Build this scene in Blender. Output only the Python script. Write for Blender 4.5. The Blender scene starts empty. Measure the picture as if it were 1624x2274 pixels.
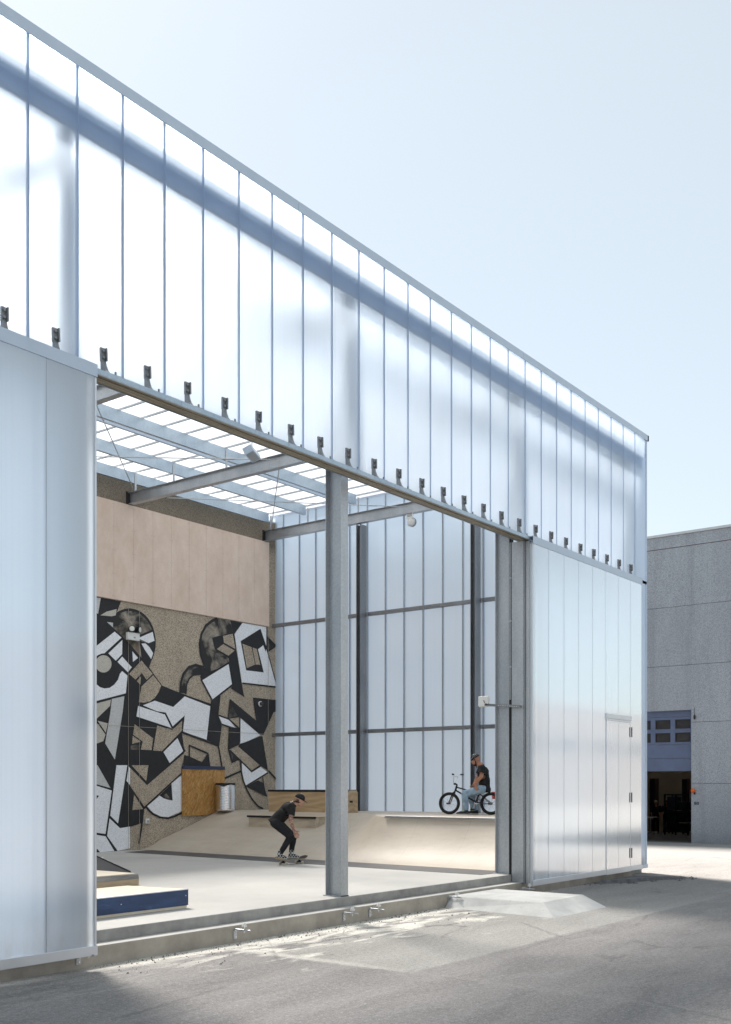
import bpy, bmesh, math, random
from mathutils import Vector, Matrix, noise
from mathutils.geometry import tessellate_polygon

# ------------------------------------------------------------------ camera, sky, sun, exposure
sc = bpy.context.scene
R = math.radians
CAM_Z, YAW = 1.89, R(37.3)
cam = bpy.data.objects.new('camera', bpy.data.cameras.new('camera'))
sc.collection.objects.link(cam)
cam.location = (0, 0, CAM_Z)
cam.rotation_euler = (R(90), 0, YAW - R(90))
cam.data.sensor_fit = 'HORIZONTAL'
cam.data.sensor_width = 36
cam.data.lens = 36 * 2347 / 1624
cam.data.shift_y = (1745 - 1137) / 1624
cam.data.clip_start, cam.data.clip_end = 0.1, 1500
sc.camera = cam

SUN_AZ, SUN_EL = R(69), R(51)          # azimuth measured from +X towards +Y
sun_dir = Vector((math.cos(SUN_AZ) * math.cos(SUN_EL), math.sin(SUN_AZ) * math.cos(SUN_EL), math.sin(SUN_EL)))
world = bpy.data.worlds.new('World')
sc.world = world
world.use_nodes = True
wn = world.node_tree
wn.nodes.clear()
sky = wn.nodes.new('ShaderNodeTexSky')
sky.sky_type = 'NISHITA'
sky.sun_disc = False
sky.sun_elevation = SUN_EL
sky.sun_rotation = R(90) - SUN_AZ
sky.air_density, sky.dust_density, sky.ozone_density = 1.0, 0.6, 1.3
bg = wn.nodes.new('ShaderNodeBackground')
bg.inputs['Strength'].default_value = 0.08
wo = wn.nodes.new('ShaderNodeOutputWorld')
hs = wn.nodes.new('ShaderNodeHueSaturation')      # hazy summer sky: paler than the clear-air model
hs.inputs['Saturation'].default_value = 0.75
wn.links.new(sky.outputs[0], hs.inputs['Color'])
hz = wn.nodes.new('ShaderNodeMix')                # thin high haze evens out the whole dome
hz.data_type = 'RGBA'
hz.inputs[0].default_value = 0.55
wn.links.new(hs.outputs[0], hz.inputs[6])
hz.inputs[7].default_value = (4.45, 4.85, 4.65, 1)
wn.links.new(hz.outputs[2], bg.inputs[0])
wn.links.new(bg.outputs[0], wo.inputs[0])
sl = bpy.data.lights.new('sun', 'SUN')
sl.energy, sl.angle, sl.color = 5.0, R(13.0), (1.0, 0.94, 0.86)
so = bpy.data.objects.new('sun', sl)
sc.collection.objects.link(so)
so.rotation_euler = sun_dir.to_track_quat('Z', 'Y').to_euler()
so.location = (20, 30, 40)
sc.view_settings.view_transform = 'Standard'
sc.view_settings.look = 'None'
sc.view_settings.exposure = 1.25
sc.view_settings.gamma = 1.0
cy = sc.cycles
cy.use_denoising = True
cy.max_bounces, cy.diffuse_bounces, cy.glossy_bounces = 12, 6, 4
cy.transmission_bounces, cy.transparent_max_bounces = 8, 24
cy.sample_clamp_indirect = 8
cy.use_adaptive_sampling = True
cy.adaptive_threshold = 0.01

COL = sc.collection
random.seed(7)

# ------------------------------------------------------------------ materials
MATS = {}
class N:
    def __init__(s, name):
        s.m = bpy.data.materials.new(name); s.m.use_nodes = True
        s.t = s.m.node_tree; s.t.nodes.clear()
        s.out = s.t.nodes.new('ShaderNodeOutputMaterial')
        MATS[name] = s.m
    def n(s, typ, **kw):
        x = s.t.nodes.new('ShaderNode' + typ)
        for k, v in kw.items():
            if hasattr(x, k): setattr(x, k, v)
            else: s.set(x, k, v)
        return x
    def set(s, node, key, v):
        i = node.inputs[key]
        if isinstance(v, bpy.types.NodeSocket): s.t.links.new(v, i)
        elif isinstance(v, (tuple, list)) and len(v) == 3 and i.type == 'RGBA': i.default_value = (*v, 1)
        else: i.default_value = v
    def pos(s, scale=(1, 1, 1), rot=(0, 0, 0), obj=False):
        if obj: p = s.n('TexCoord').outputs['Object']
        else: p = s.n('NewGeometry').outputs['Position']
        mp = s.n('Mapping'); s.set(mp, 'Vector', p); s.set(mp, 'Scale', scale); s.set(mp, 'Rotation', rot)
        return mp.outputs[0]
    def pos2(s, rot, scale):
        mp = s.n('Mapping'); s.set(mp, 'Vector', s.pos((1, 1, 1), rot)); s.set(mp, 'Scale', scale); return mp.outputs[0]
    def rnd(s): return s.n('ObjectInfo').outputs['Random']
    def noise(s, vec, scale, detail=4, rough=0.55, dist=0):
        x = s.n('TexNoise'); s.set(x, 'Vector', vec); s.set(x, 'Scale', scale); s.set(x, 'Detail', detail)
        s.set(x, 'Roughness', rough); s.set(x, 'Distortion', dist); return x.outputs['Fac']
    def voro(s, vec, scale, feature='F1', out='Distance', rnd=1):
        x = s.n('TexVoronoi', feature=feature); s.set(x, 'Vector', vec); s.set(x, 'Scale', scale); s.set(x, 'Randomness', rnd)
        return x.outputs[out]
    def ramp(s, fac, stops, interp='LINEAR'):
        x = s.n('ValToRGB'); cr = x.color_ramp; cr.interpolation = interp
        while len(cr.elements) < len(stops): cr.elements.new(0.5)
        for e, (p, c) in zip(cr.elements, stops):
            e.position = p; e.color = (c, c, c, 1) if isinstance(c, (int, float)) else (*c, 1)
        s.set(x, 'Fac', fac); return x.outputs['Color']
    def math(s, op, a, b=0.0, clamp=False):
        x = s.n('Math', operation=op, use_clamp=clamp); s.set(x, 0, a); s.set(x, 1, b); return x.outputs[0]
    def mix(s, fac, a, b, blend='MIX'):
        x = s.n('Mix', data_type='RGBA', blend_type=blend)
        s.set(x, 0, fac); s.set(x, 6, a); s.set(x, 7, b); return x.outputs[2]
    def mr(s, v, a, b, c, d):
        x = s.n('MapRange'); s.set(x, 0, v); s.set(x, 1, a); s.set(x, 2, b); s.set(x, 3, c); s.set(x, 4, d); return x.outputs[0]
    def xyz(s, vec):
        x = s.n('SeparateXYZ'); s.set(x, 0, vec); return x.outputs
    def bump(s, h, strength=0.3, dist=0.01):
        x = s.n('Bump'); s.set(x, 'Height', h); s.set(x, 'Strength', strength); s.set(x, 'Distance', dist); return x.outputs[0]
    def pbsdf(s, color, rough=0.6, metal=0.0, normal=None, **kw):
        x = s.n('BsdfPrincipled'); s.set(x, 'Base Color', color); s.set(x, 'Roughness', rough); s.set(x, 'Metallic', metal)
        if normal is not None: s.set(x, 'Normal', normal)
        for k, v in kw.items(): s.set(x, k, v)
        return x.outputs[0]
    def done(s, sh): s.t.links.new(sh, s.out.inputs[0]); return s.m

def simple(name, col, rough=0.6, metal=0.0, var=0.12, scale=6, bump=0.1, obj=False, stretch=(1, 1, 1), spec=None):
    n = N(name); p = n.pos(stretch, obj=obj)
    f = n.noise(p, scale, 5)
    c = n.ramp(f, [(0.3, tuple(x * (1 - var) for x in col)), (0.7, tuple(min(1, x * (1 + var)) for x in col))])
    b = n.bump(n.noise(p, scale * 12, 3), bump, 0.005)
    kw = {} if spec is None else {'Specular IOR Level': spec}
    return n.done(n.pbsdf(c, n.mr(f, 0.3, 0.7, rough * 0.9, min(1, rough * 1.1)), metal, b, **kw))

def poly(name, transparent, refr, trans, diff, gloss, rough_refr, tint, grough=0.12):
    """multiwall polycarbonate: scattered see-through, milky glow and a soft sheen"""
    n = N(name)
    back = n.n('NewGeometry').outputs['Backfacing']
    ior = n.mix(back, (1.42,) * 3, (1 / 1.42,) * 3)
    p = n.pos((1, 1, 0.08))
    f = n.noise(p, 3.0, 3)
    t1 = n.mix(f, tuple(x * 0.93 for x in tint), tint)
    rib = n.noise(n.pos((42, 42, 0.10)), 1.0, 3, 0.7)                     # cell ribs and rain streaks
    t1 = n.mix(n.mr(rib, 0.3, 0.7, 0.09, 0.0), t1, tuple(x * 0.72 for x in tint))
    zz = n.xyz(n.pos())[2]
    t1 = n.mix(n.math('MULTIPLY', n.rnd(), 0.10), t1, tuple(x * 0.7 for x in tint))
    dirt = n.math('MULTIPLY', n.mr(zz, 0.15, 0.75, 1.0, 0.0), n.mr(n.noise(n.pos((5, 5, 1.2)), 1.5, 5, 0.65), 0.4, 0.75, 0.0, 0.45))
    t1 = n.mix(dirt, t1, (0.52, 0.47, 0.41))
    # the fine vertical flutes scatter mostly sideways
    g = n.n('BsdfRefraction', distribution='GGX'); n.set(g, 'Color', t1); n.set(g, 'Roughness', rough_refr); n.set(g, 'IOR', ior)
    tr = n.n('BsdfTranslucent'); n.set(tr, 'Color', t1)
    df = n.n('BsdfDiffuse'); n.set(df, 'Color', t1)
    tp = n.n('BsdfTransparent'); n.set(tp, 'Color', t1)
    def mixs(a, b, w):
        m = n.n('MixShader'); n.set(m, 0, w); n.t.links.new(a, m.inputs[1]); n.t.links.new(b, m.inputs[2]); return m.outputs[0]
    tot = refr + trans
    sh = mixs(g.outputs[0], tr.outputs[0], trans / max(tot, 1e-6)); tot2 = tot + diff
    sh = mixs(sh, df.outputs[0], diff / tot2)
    if transparent > 0: sh = mixs(sh, tp.outputs[0], transparent)
    gl = n.n('BsdfGlossy', distribution='GGX'); n.set(gl, 'Color', (0.95, 0.97, 1.0)); n.set(gl, 'Roughness', grough)
    wob = n.bump(n.noise(n.pos((1.7, 1.7, 0.3)), 1.0, 2), 0.06, 0.02)
    n.set(gl, 'Normal', wob)
    fr = n.n('Fresnel'); n.set(fr, 'IOR', ior)
    w = n.math('MULTIPLY', fr.outputs[0], gloss, True)
    m = n.n('MixShader'); n.t.links.new(w, m.inputs[0]); n.t.links.new(sh, m.inputs[1]); n.t.links.new(gl.outputs[0], m.inputs[2])
    return n.done(m.outputs[0])

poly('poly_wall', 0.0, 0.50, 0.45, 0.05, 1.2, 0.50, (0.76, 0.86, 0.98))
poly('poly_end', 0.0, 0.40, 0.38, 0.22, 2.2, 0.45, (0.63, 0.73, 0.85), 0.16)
poly('poly_door', 0.0, 0.20, 0.62, 0.18, 6.5, 0.5, (0.84, 0.92, 1.0), 0.10)
poly('poly_roof', 0.54, 0.10, 0.70, 0.20, 1.0, 0.30, (0.97, 0.98, 1.0), 0.2)

def galv(name, c1, c2, rough, metal=0.75):
    n = N(name); p = n.pos()
    v = n.voro(p, 48, 'F1', 'Color'); sp = n.xyz(v)[0]
    f = n.noise(n.pos((1, 1, 0.35)), 2.3, 5)
    k = n.mix(0.2, f, sp)
    c = n.ramp(k, [(0.25, c1), (0.75, c2)])
    st = n.ramp(n.noise(n.pos((6, 6, 0.5)), 2.0, 4), [(0.62, 0.0), (0.72, 1.0)])
    c = n.mix(n.math('MULTIPLY', st, 0.25), c, (0.62, 0.62, 0.6))
    return n.done(n.pbsdf(c, n.mr(k, 0.2, 0.8, rough * 0.85, rough * 1.2), metal, n.bump(f, 0.08, 0.01)))
galv('galv', (0.36, 0.385, 0.41), (0.56, 0.58, 0.60), 0.42)
galv('galv_dark', (0.21, 0.22, 0.235), (0.33, 0.34, 0.36), 0.45)
galv('galv_blue', (0.33, 0.41, 0.49), (0.50, 0.58, 0.65), 0.36)
galv('eave_shade_blue', (0.34, 0.45, 0.60), (0.46, 0.57, 0.72), 0.5, 0.1)  # galvanised steel as well, with the blue of the shade put into its colour
simple('soffit', (0.27, 0.24, 0.185), 0.55, 0.3, 0.35, 5, 0.1, stretch=(0.4, 9, 9))
simple('bracket', (0.25, 0.26, 0.27), 0.5, 0.6, 0.2, 20)
simple('alu', (0.66, 0.69, 0.73), 0.38, 0.55, 0.05, 3, 0.03)
simple('alu_white', (0.47, 0.56, 0.67), 0.42, 0.15, 0.04, 3, 0.02)
simple('black_rubber', (0.012, 0.012, 0.013), 0.7, 0, 0.2)
simple('black_steel', (0.018, 0.018, 0.02), 0.35, 0.3, 0.2)
simple('tyre', (0.016, 0.015, 0.015), 0.75, 0, 0.15)
simple('chrome', (0.75, 0.75, 0.76), 0.18, 1.0, 0.04)
simple('white_plastic', (0.72, 0.72, 0.70), 0.4, 0, 0.04)
simple('grey_plastic', (0.35, 0.35, 0.36), 0.5, 0, 0.06)
simple('red_plastic', (0.55, 0.02, 0.015), 0.35, 0, 0.08)
simple('orange_plastic', (0.75, 0.13, 0.01), 0.35, 0, 0.08)
simple('lens', (0.75, 0.74, 0.68), 0.12, 0.2, 0.05)
simple('rust', (0.22, 0.12, 0.06), 0.8, 0, 0.3, 14)

def concrete(name, base, dark, warm=0.0, speck=0.0, blotch=1.1, bump=0.25, rough=0.85):
    n = N(name); p = n.pos()
    f1 = n.noise(p, blotch, 6, 0.6); f2 = n.noise(p, 18, 5, 0.65); f3 = n.noise(p, 120, 2)
    c = n.ramp(f1, [(0.28, dark), (0.66, base)])
    c = n.mix(n.mr(f2, 0.35, 0.75, 0.0, 0.30), c, tuple(x * 0.72 for x in base))
    st = n.ramp(n.noise(n.pos((0.25, 3.0, 3.0)), 1.6, 5, 0.7), [(0.6, 0.0), (0.75, 1.0)])
    c = n.mix(n.math('MULTIPLY', st, 0.18), c, tuple(x * 0.6 for x in base))
    pits = n.ramp(n.voro(p, 38), [(0.05, 1.0), (0.10, 0.0)])
    keep = n.ramp(n.noise(p, 7, 2), [(0.56, 0.0), (0.62, 1.0)])
    c = n.mix(n.math('MULTIPLY', pits, n.math('MULTIPLY', keep, 0.6)), c, tuple(x * 0.3 for x in base))
    mark = n.math('MULTIPLY', n.ramp(n.voro(n.pos((2.2, 4.5, 3)), 1.6), [(0.03, 1.0), (0.06, 0.0)]), 0.7)
    c = n.mix(mark, c, tuple(x * 0.25 for x in base))
    h = n.math('ADD', f2, n.math('MULTIPLY', f3, 0.5))
    return n.done(n.pbsdf(c, rough, 0, n.bump(h, bump, 0.006)))
concrete('slab', (0.49, 0.475, 0.445), (0.385, 0.375, 0.355), bump=0.12, rough=0.7, blotch=0.6)
concrete('step', (0.46, 0.42, 0.36), (0.26, 0.235, 0.20), bump=0.45, blotch=2.4)
concrete('slab_edge', (0.42, 0.41, 0.39), (0.22, 0.215, 0.21), bump=0.45, blotch=3.0)
concrete('mound', (0.56, 0.555, 0.54), (0.40, 0.40, 0.39), bump=0.5, blotch=2.2)

def aggregate(name, pale, mid, dark, scale, streak=0.35, bl=0.5, bstr=0.5):
    """exposed-aggregate concrete"""
    n = N(name); p = n.pos()
    v = n.voro(p, scale, 'F1', 'Color'); g = n.xyz(v)[0]
    c = n.ramp(g, [(0.12, dark), (0.3, mid), (0.85, pale)])
    gap = n.ramp(n.voro(p, scale, 'F1', 'Distance'), [(0.35, 0.0), (0.75, 1.0)])
    c = n.mix(n.math('MULTIPLY', gap, 0.55), c, tuple(x * 0.6 for x in mid))
    f = n.noise(n.pos((0.9, 0.9, 0.22)), bl * 3, 6, 0.65)
    c = n.mix(n.mr(f, 0.42, 0.8, 0.0, streak), c, tuple(x * 0.35 for x in mid))
    h = n.voro(p, scale, 'F1', 'Distance')
    return n, c, n.bump(h, bstr, 0.008)
n, c, b = aggregate('agg_tan', (0.64, 0.545, 0.43), (0.425, 0.35, 0.262), (0.15, 0.12, 0.09), 85)
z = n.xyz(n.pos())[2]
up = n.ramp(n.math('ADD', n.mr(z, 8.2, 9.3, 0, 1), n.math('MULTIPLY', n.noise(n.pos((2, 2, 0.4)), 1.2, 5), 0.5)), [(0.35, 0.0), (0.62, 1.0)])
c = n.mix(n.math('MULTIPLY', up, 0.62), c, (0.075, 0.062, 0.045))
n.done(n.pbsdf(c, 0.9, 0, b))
n, c, b = aggregate('agg_grey', (0.48, 0.515, 0.57), (0.385, 0.415, 0.465), (0.255, 0.28, 0.32), 60, 0.42, 0.30, 0.3)
c = n.mix(n.math('MULTIPLY', n.rnd(), 0.30), c, (0.28, 0.30, 0.335))
rain = n.ramp(n.noise(n.pos((1.3, 1.3, 0.06)), 1.6, 6, 0.7), [(0.48, 0.0), (0.72, 1.0)])
c = n.mix(n.math('MULTIPLY', rain, 0.45), c, (0.20, 0.21, 0.235))
zb = n.xyz(n.pos())[2]
c = n.mix(n.mr(zb, 0.0, 0.5, 0.35, 0.0), c, (0.13, 0.14, 0.14))
n.done(n.pbsdf(c, 0.9, 0, b))

def paint(name, col, wear, smoke=False, col2=None):
    """paint on exposed aggregate"""
    n = N(name); p = n.pos()
    g = n.xyz(n.voro(p, 78, 'F1', 'Color'))[0]
    c = n.ramp(g, [(0.06, tuple(x * 0.84 for x in col)), (0.25, col), (1.0, tuple(min(1, x * 1.18 + 0.004) for x in col))])
    if smoke:
        f = n.noise(p, 1.7, 5, 0.6, 0.6)
        c = n.mix(n.ramp(f, [(0.44, 1.0), (0.66, 0.0)]), c, col2)
    miss = n.ramp(n.noise(p, 90, 3, 0.6), [(0.63, 0.0), (0.68, 1.0)])
    c = n.mix(n.math('MULTIPLY', miss, wear), c, (0.30, 0.255, 0.20))
    return n.done(n.pbsdf(c, 0.75, 0, n.bump(n.voro(p, 78), 0.4, 0.004)))
paint('paint_K', (0.014, 0.014, 0.016), 0.25)
paint('paint_W', (0.74, 0.75, 0.77), 0.15)
paint('paint_G', (0.50, 0.50, 0.49), 0.35)
paint('paint_C', (0.47, 0.44, 0.385), 0.3)
paint('paint_S', (0.36, 0.31, 0.25), 0.2, True, (0.02, 0.019, 0.018))
paint('paint_D', (0.13, 0.115, 0.10), 0.2, True, (0.02, 0.019, 0.018))
paint('paint_B', (0.26, 0.20, 0.14), 0.2, True, (0.05, 0.04, 0.03))

def wood(name, c1, c2, axis, scale=1.0, rough=0.6, dirt=0.0, bump=0.1):
    n = N(name)
    st = [6.0, 6.0, 6.0]; st[axis] = 0.7
    p = n.pos(tuple(x * scale for x in st))
    f = n.noise(p, 1.0, 5, 0.6, 1.6)
    w = n.n('TexWave', wave_type='RINGS'); n.set(w, 'Vector', n.pos(tuple(x * 0.22 * scale for x in st))); n.set(w, 'Scale', 2.2)
    n.set(w, 'Distortion', 9.0); n.set(w, 'Detail', 3.0); n.set(w, 'Detail Scale', 0.9)
    k = n.mix(0.25, f, w.outputs['Fac'])
    c = n.ramp(k, [(0.25, c1), (0.7, c2)])
    if dirt:
        d = n.ramp(n.noise(n.pos((1.2, 0.8, 1.0)), 2.5, 6, 0.7), [(0.5, 0.0), (0.72, 1.0)])
        c = n.mix(n.math('MULTIPLY', d, dirt), c, tuple(x * 0.35 for x in c1))
    return n.done(n.pbsdf(c, rough, 0, n.bump(f, bump, 0.004)))
wood('ply', (0.36, 0.235, 0.125), (0.52, 0.37, 0.215), 1, 1.0, 0.55)
wood('ply_dirty', (0.42, 0.34, 0.245), (0.57, 0.48, 0.36), 1, 1.0, 0.6, 0.55)
wood('ply_pale', (0.62, 0.53, 0.41), (0.73, 0.65, 0.53), 0, 0.8, 0.6, 0.15)
wood('ply_edge', (0.40, 0.30, 0.19), (0.56, 0.44, 0.29), 0, 1.5, 0.7, 0.3)
wood('grey_timber', (0.17, 0.165, 0.16), (0.33, 0.32, 0.31), 0, 2.2, 0.8, 0.4)

# skate surface (pale phenolic board) with long scuffs
n = N('ramp_board'); p = n.pos()
f = n.noise(n.pos((1.2, 0.5, 1.0)), 1.1, 6, 0.65, 0.4); g = n.noise(n.pos((9, 1.4, 6)), 1.5, 5, 0.7)
c = n.ramp(f, [(0.3, (0.42, 0.36, 0.29)), (0.7, (0.53, 0.465, 0.38))])
c = n.mix(n.mr(g, 0.52, 0.8, 0.0, 0.4), c, (0.34, 0.29, 0.235))
sc1 = n.ramp(n.noise(n.pos((0.7, 22, 22), (0.2, 0.3, 0.5)), 1.0, 2), [(0.70, 0.0), (0.74, 1.0)])
c = n.mix(n.math('MULTIPLY', sc1, 0.35), c, (0.2, 0.17, 0.14))
sheet = n.math('ABSOLUTE', n.math('SUBTRACT', n.math('FRACT', n.math('DIVIDE', n.math('SUBTRACT', n.xyz(n.pos())[1], 9.7), 1.25)), 0.5))
c = n.mix(n.mr(sheet, 0.4955, 0.4975, 0.0, 0.22), c, (0.13, 0.11, 0.09))
scr = n.ramp(n.voro(n.pos((1, 1, 0)), 3.2), [(0.012, 1.0), (0.02, 0.0)])
c = n.mix(n.math('MULTIPLY', scr, 0.6), c, (0.15, 0.13, 0.11))
arc = n.ramp(n.noise(n.pos((1.6, 7, 3), (0, 0, 0.7)), 1.3, 6, 0.75, 1.2), [(0.60, 0.0), (0.70, 1.0)])
c = n.mix(n.math('MULTIPLY', arc, 0.28), c, (0.24, 0.20, 0.165))
n.done(n.pbsdf(c, 0.55, 0, n.bump(g, 0.05, 0.004)))
simple('base_plate', (0.085, 0.082, 0.082), 0.55, 0.2, 0.2, 2.5, 0.1)

# boards above the mural
n = N('pink_board'); p = n.pos()
f = n.noise(n.pos((1, 1, 0.6)), 2.4, 7, 0.72); s2 = n.noise(p, 45, 3)
c = n.ramp(f, [(0.3, (0.64, 0.49, 0.39)), (0.55, (0.73, 0.585, 0.485)), (0.75, (0.79, 0.665, 0.57))])
c = n.mix(n.mr(s2, 0.35, 0.7, 0.22, 0.0), c, (0.55, 0.40, 0.30))
n.done(n.pbsdf(c, 0.8, 0, n.bump(s2, 0.1, 0.003)))

# OSB flakes
n = N('osb')
cols = None
for i, (rz, sx, sy) in enumerate(((0.3, 60, 13), (1.2, 52, 12), (2.3, 64, 15), (-0.5, 46, 11))):
    v = n.voro(n.pos2((0, rz, 0), (sx * 0.8, 1.0, sy * 0.8)), 1.0, 'F1', 'Color'); k = n.xyz(v)[i % 3]
    ci = n.ramp(k, [(0.0, (0.20, 0.085, 0.015)), (0.4, (0.40, 0.19, 0.045)), (0.8, (0.50, 0.27, 0.075)), (1.0, (0.62, 0.40, 0.16))])
    cols = ci if cols is None else n.mix(0.45, cols, ci)
n.done(n.pbsdf(cols, 0.6))
def scuffed(name, a, b):
    n = N(name)
    f = n.noise(n.pos((0.7, 1, 4)), 3.2, 7, 0.75)
    c = n.ramp(f, [(0.45, a), (0.62, tuple(x * 1.5 for x in a)), (0.8, b)])
    n.done(n.pbsdf(c, 0.5))
scuffed('blue_paint', (0.022, 0.050, 0.125), (0.10, 0.19, 0.32))
simple('navy', (0.022, 0.032, 0.075), 0.5)
simple('door_blue', (0.105, 0.14, 0.24), 0.5, 0, 0.10, 3, 0.05)
simple('dark_glass', (0.035, 0.03, 0.03), 0.15, 0, 0.2)
simple('tan_wall', (0.42, 0.34, 0.25), 0.85, 0, 0.08, 1.5)
simple('dark_void', (0.02, 0.018, 0.017), 0.9)
simple('dark_brown', (0.085, 0.05, 0.04), 0.8)
simple('machine', (0.025, 0.04, 0.055), 0.6, 0.2, 0.3)
simple('machine_blue', (0.06, 0.11, 0.17), 0.5, 0.1, 0.2)
simple('floor_in', (0.16, 0.155, 0.15), 0.7, 0, 0.15, 1.0)
simple('pale_render', (0.23, 0.225, 0.225), 0.85, 0, 0.06, 0.6)
simple('window_dark', (0.05, 0.06, 0.075), 0.15, 0, 0.1)
simple('roof_metal', (0.55, 0.56, 0.58), 0.4, 0.4, 0.05)

# asphalt: smooth dark surfacing, and along the step a pale trench repair (X > 8.75, Y > 6.1) with cement dust and dark blotches
n = N('asphalt'); P3 = n.pos(); X, Y, Z = n.xyz(P3)
grit = n.mix(0.35, n.noise(P3, 60, 4, 0.8), n.noise(P3, 19, 4, 0.75)); mid = n.noise(n.pos((0.35, 1.3, 1)), 1.2, 6, 0.62, 0.5)
streak = n.noise(n.pos((0.5, 1.5, 1), (0, 0, 0.22)), 1.3, 8, 0.70, 0.8)
dark = n.ramp(mid, [(0.3, (0.18, 0.167, 0.163)), (0.72, (0.245, 0.228, 0.219))])
dark = n.mix(n.mr(streak, 0.50, 0.78, 0.0, 0.6), dark, (0.33, 0.315, 0.30))
dark = n.mix(n.mr(streak, 0.46, 0.28, 0.0, 0.5), dark, (0.105, 0.10, 0.102))
pale = n.ramp(mid, [(0.3, (0.27, 0.258, 0.238)), (0.7, (0.35, 0.335, 0.312))])
wx = n.math('ADD', X, n.mr(n.noise(P3, 4.0, 5), 0, 1, -0.05, 0.05)); wy = n.math('ADD', Y, n.mr(n.noise(P3, 3.3, 5), 0, 1, -0.09, 0.09))
rep = n.math('MULTIPLY', n.mr(wx, 8.73, 8.77, 0.0, 1.0), n.mr(wy, 6.06, 6.14, 0.0, 1.0))
rep = n.math('MULTIPLY', rep, n.mr(wx, 15.0, 18.0, 1.0, 0.25))
col = n.mix(rep, dark, pale)
inr = n.math('MULTIPLY', n.mr(Y, 9.5, 9.6, 1.0, 0.0), n.mr(X, 13.3, 14.4, 1.0, 0.0))
bl = n.noise(n.pos((0.42, 1.5, 1)), 1.5, 6, 0.62, 0.9)
blot = n.ramp(n.math('ADD', bl, n.mr(Y, 7.2, 8.0, -0.10, 0.03)), [(0.54, 0.0), (0.60, 1.0)])
blot = n.math('MULTIPLY', blot, n.math('MULTIPLY', n.mr(Y, 8.45, 8.8, 1.0, 0.0), n.math('MULTIPLY', rep, inr)))
col = n.mix(n.math('MULTIPLY', blot, 0.85), col, (0.15, 0.138, 0.135))
dn = n.noise(n.pos((0.6, 1.7, 1), (0, 0, 0.1)), 1.5, 7, 0.62, 0.8)
d1 = n.ramp(n.math('ADD', dn, n.mr(Y, 7.2, 8.9, -0.10, 0.10)), [(0.52, 0.0), (0.60, 1.0)])
d1 = n.math('MULTIPLY', d1, n.math('MULTIPLY', n.math('MULTIPLY', n.mr(Y, 6.5, 7.6, 0.0, 1.0), inr), n.mr(X, 7.2, 8.9, 0.15, 1.0)))
seam = n.math('MULTIPLY', n.ramp(n.math('ABSOLUTE', n.math('SUBTRACT', wx, 8.80)), [(0.03, 1.0), (0.13, 0.0)]), n.math('MULTIPLY', inr, n.mr(wy, 6.1, 8.2, 0.05, 0.7)))
kerb = n.ramp(n.math('ADD', n.mr(Y, 8.35, 8.95, 0.0, 1.0), n.mr(n.noise(n.pos((0.7, 1.2, 1)), 2.6, 6), 0, 1, -0.5, 0.5)), [(0.38, 0.0), (0.60, 1.0)])
kerb = n.math('MULTIPLY', n.math('MULTIPLY', kerb, inr), n.mr(X, 6.6, 7.6, 0.25, 1.0))
dust = n.math('MAXIMUM', n.math('MAXIMUM', d1, kerb), seam)
dustc = n.ramp(n.noise(P3, 11, 5), [(0.3, (0.58, 0.545, 0.475)), (0.7, (0.76, 0.73, 0.67))])
col = n.mix(n.math('MULTIPLY', dust, n.mr(grit, 0.3, 0.55, 0.7, 0.97)), col, dustc)
col = n.mix(n.mr(grit, 0.36, 0.50, 0.75, 0.0), col, (0.06, 0.058, 0.057))
col = n.mix(n.mr(grit, 0.53, 0.64, 0.0, 0.6), col, (0.55, 0.53, 0.50))
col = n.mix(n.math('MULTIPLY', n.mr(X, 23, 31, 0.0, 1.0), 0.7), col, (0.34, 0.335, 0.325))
ck = n.voro(n.pos((0.5, 0.8, 1), (0, 0, 0.4)), 0.55, 'DISTANCE_TO_EDGE')
ckn = n.math('ADD', ck, n.mr(n.noise(P3, 3.0, 6, 0.7), 0, 1, -0.035, 0.035))
crack = n.math('MULTIPLY', n.ramp(n.math('ABSOLUTE', ckn), [(0.003, 1.0), (0.010, 0.0)]), n.ramp(n.noise(P3, 0.8, 3), [(0.52, 0.0), (0.58, 1.0)]))
col = n.mix(n.math('MULTIPLY', crack, 0.3), col, (0.04, 0.038, 0.038))
oil = n.ramp(n.noise(P3, 1.9, 5, 0.6, 0.4), [(0.66, 0.0), (0.74, 1.0)])
col = n.mix(n.math('MULTIPLY', oil, 0.25), col, (0.08, 0.077, 0.08))
spk = n.ramp(n.voro(P3, 6.5), [(0.02, 1.0), (0.04, 0.0)])
col = n.mix(n.math('MULTIPLY', spk, 0.7), col, (0.62, 0.60, 0.57))
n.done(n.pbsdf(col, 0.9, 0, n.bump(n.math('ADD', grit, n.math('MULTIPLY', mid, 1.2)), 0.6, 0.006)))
simple('pebble', (0.16, 0.15, 0.14), 0.9, 0, 0.5, 12)
simple('asphalt_chunk', (0.12, 0.12, 0.125), 0.9, 0, 0.35, 9, 0.8)

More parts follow.
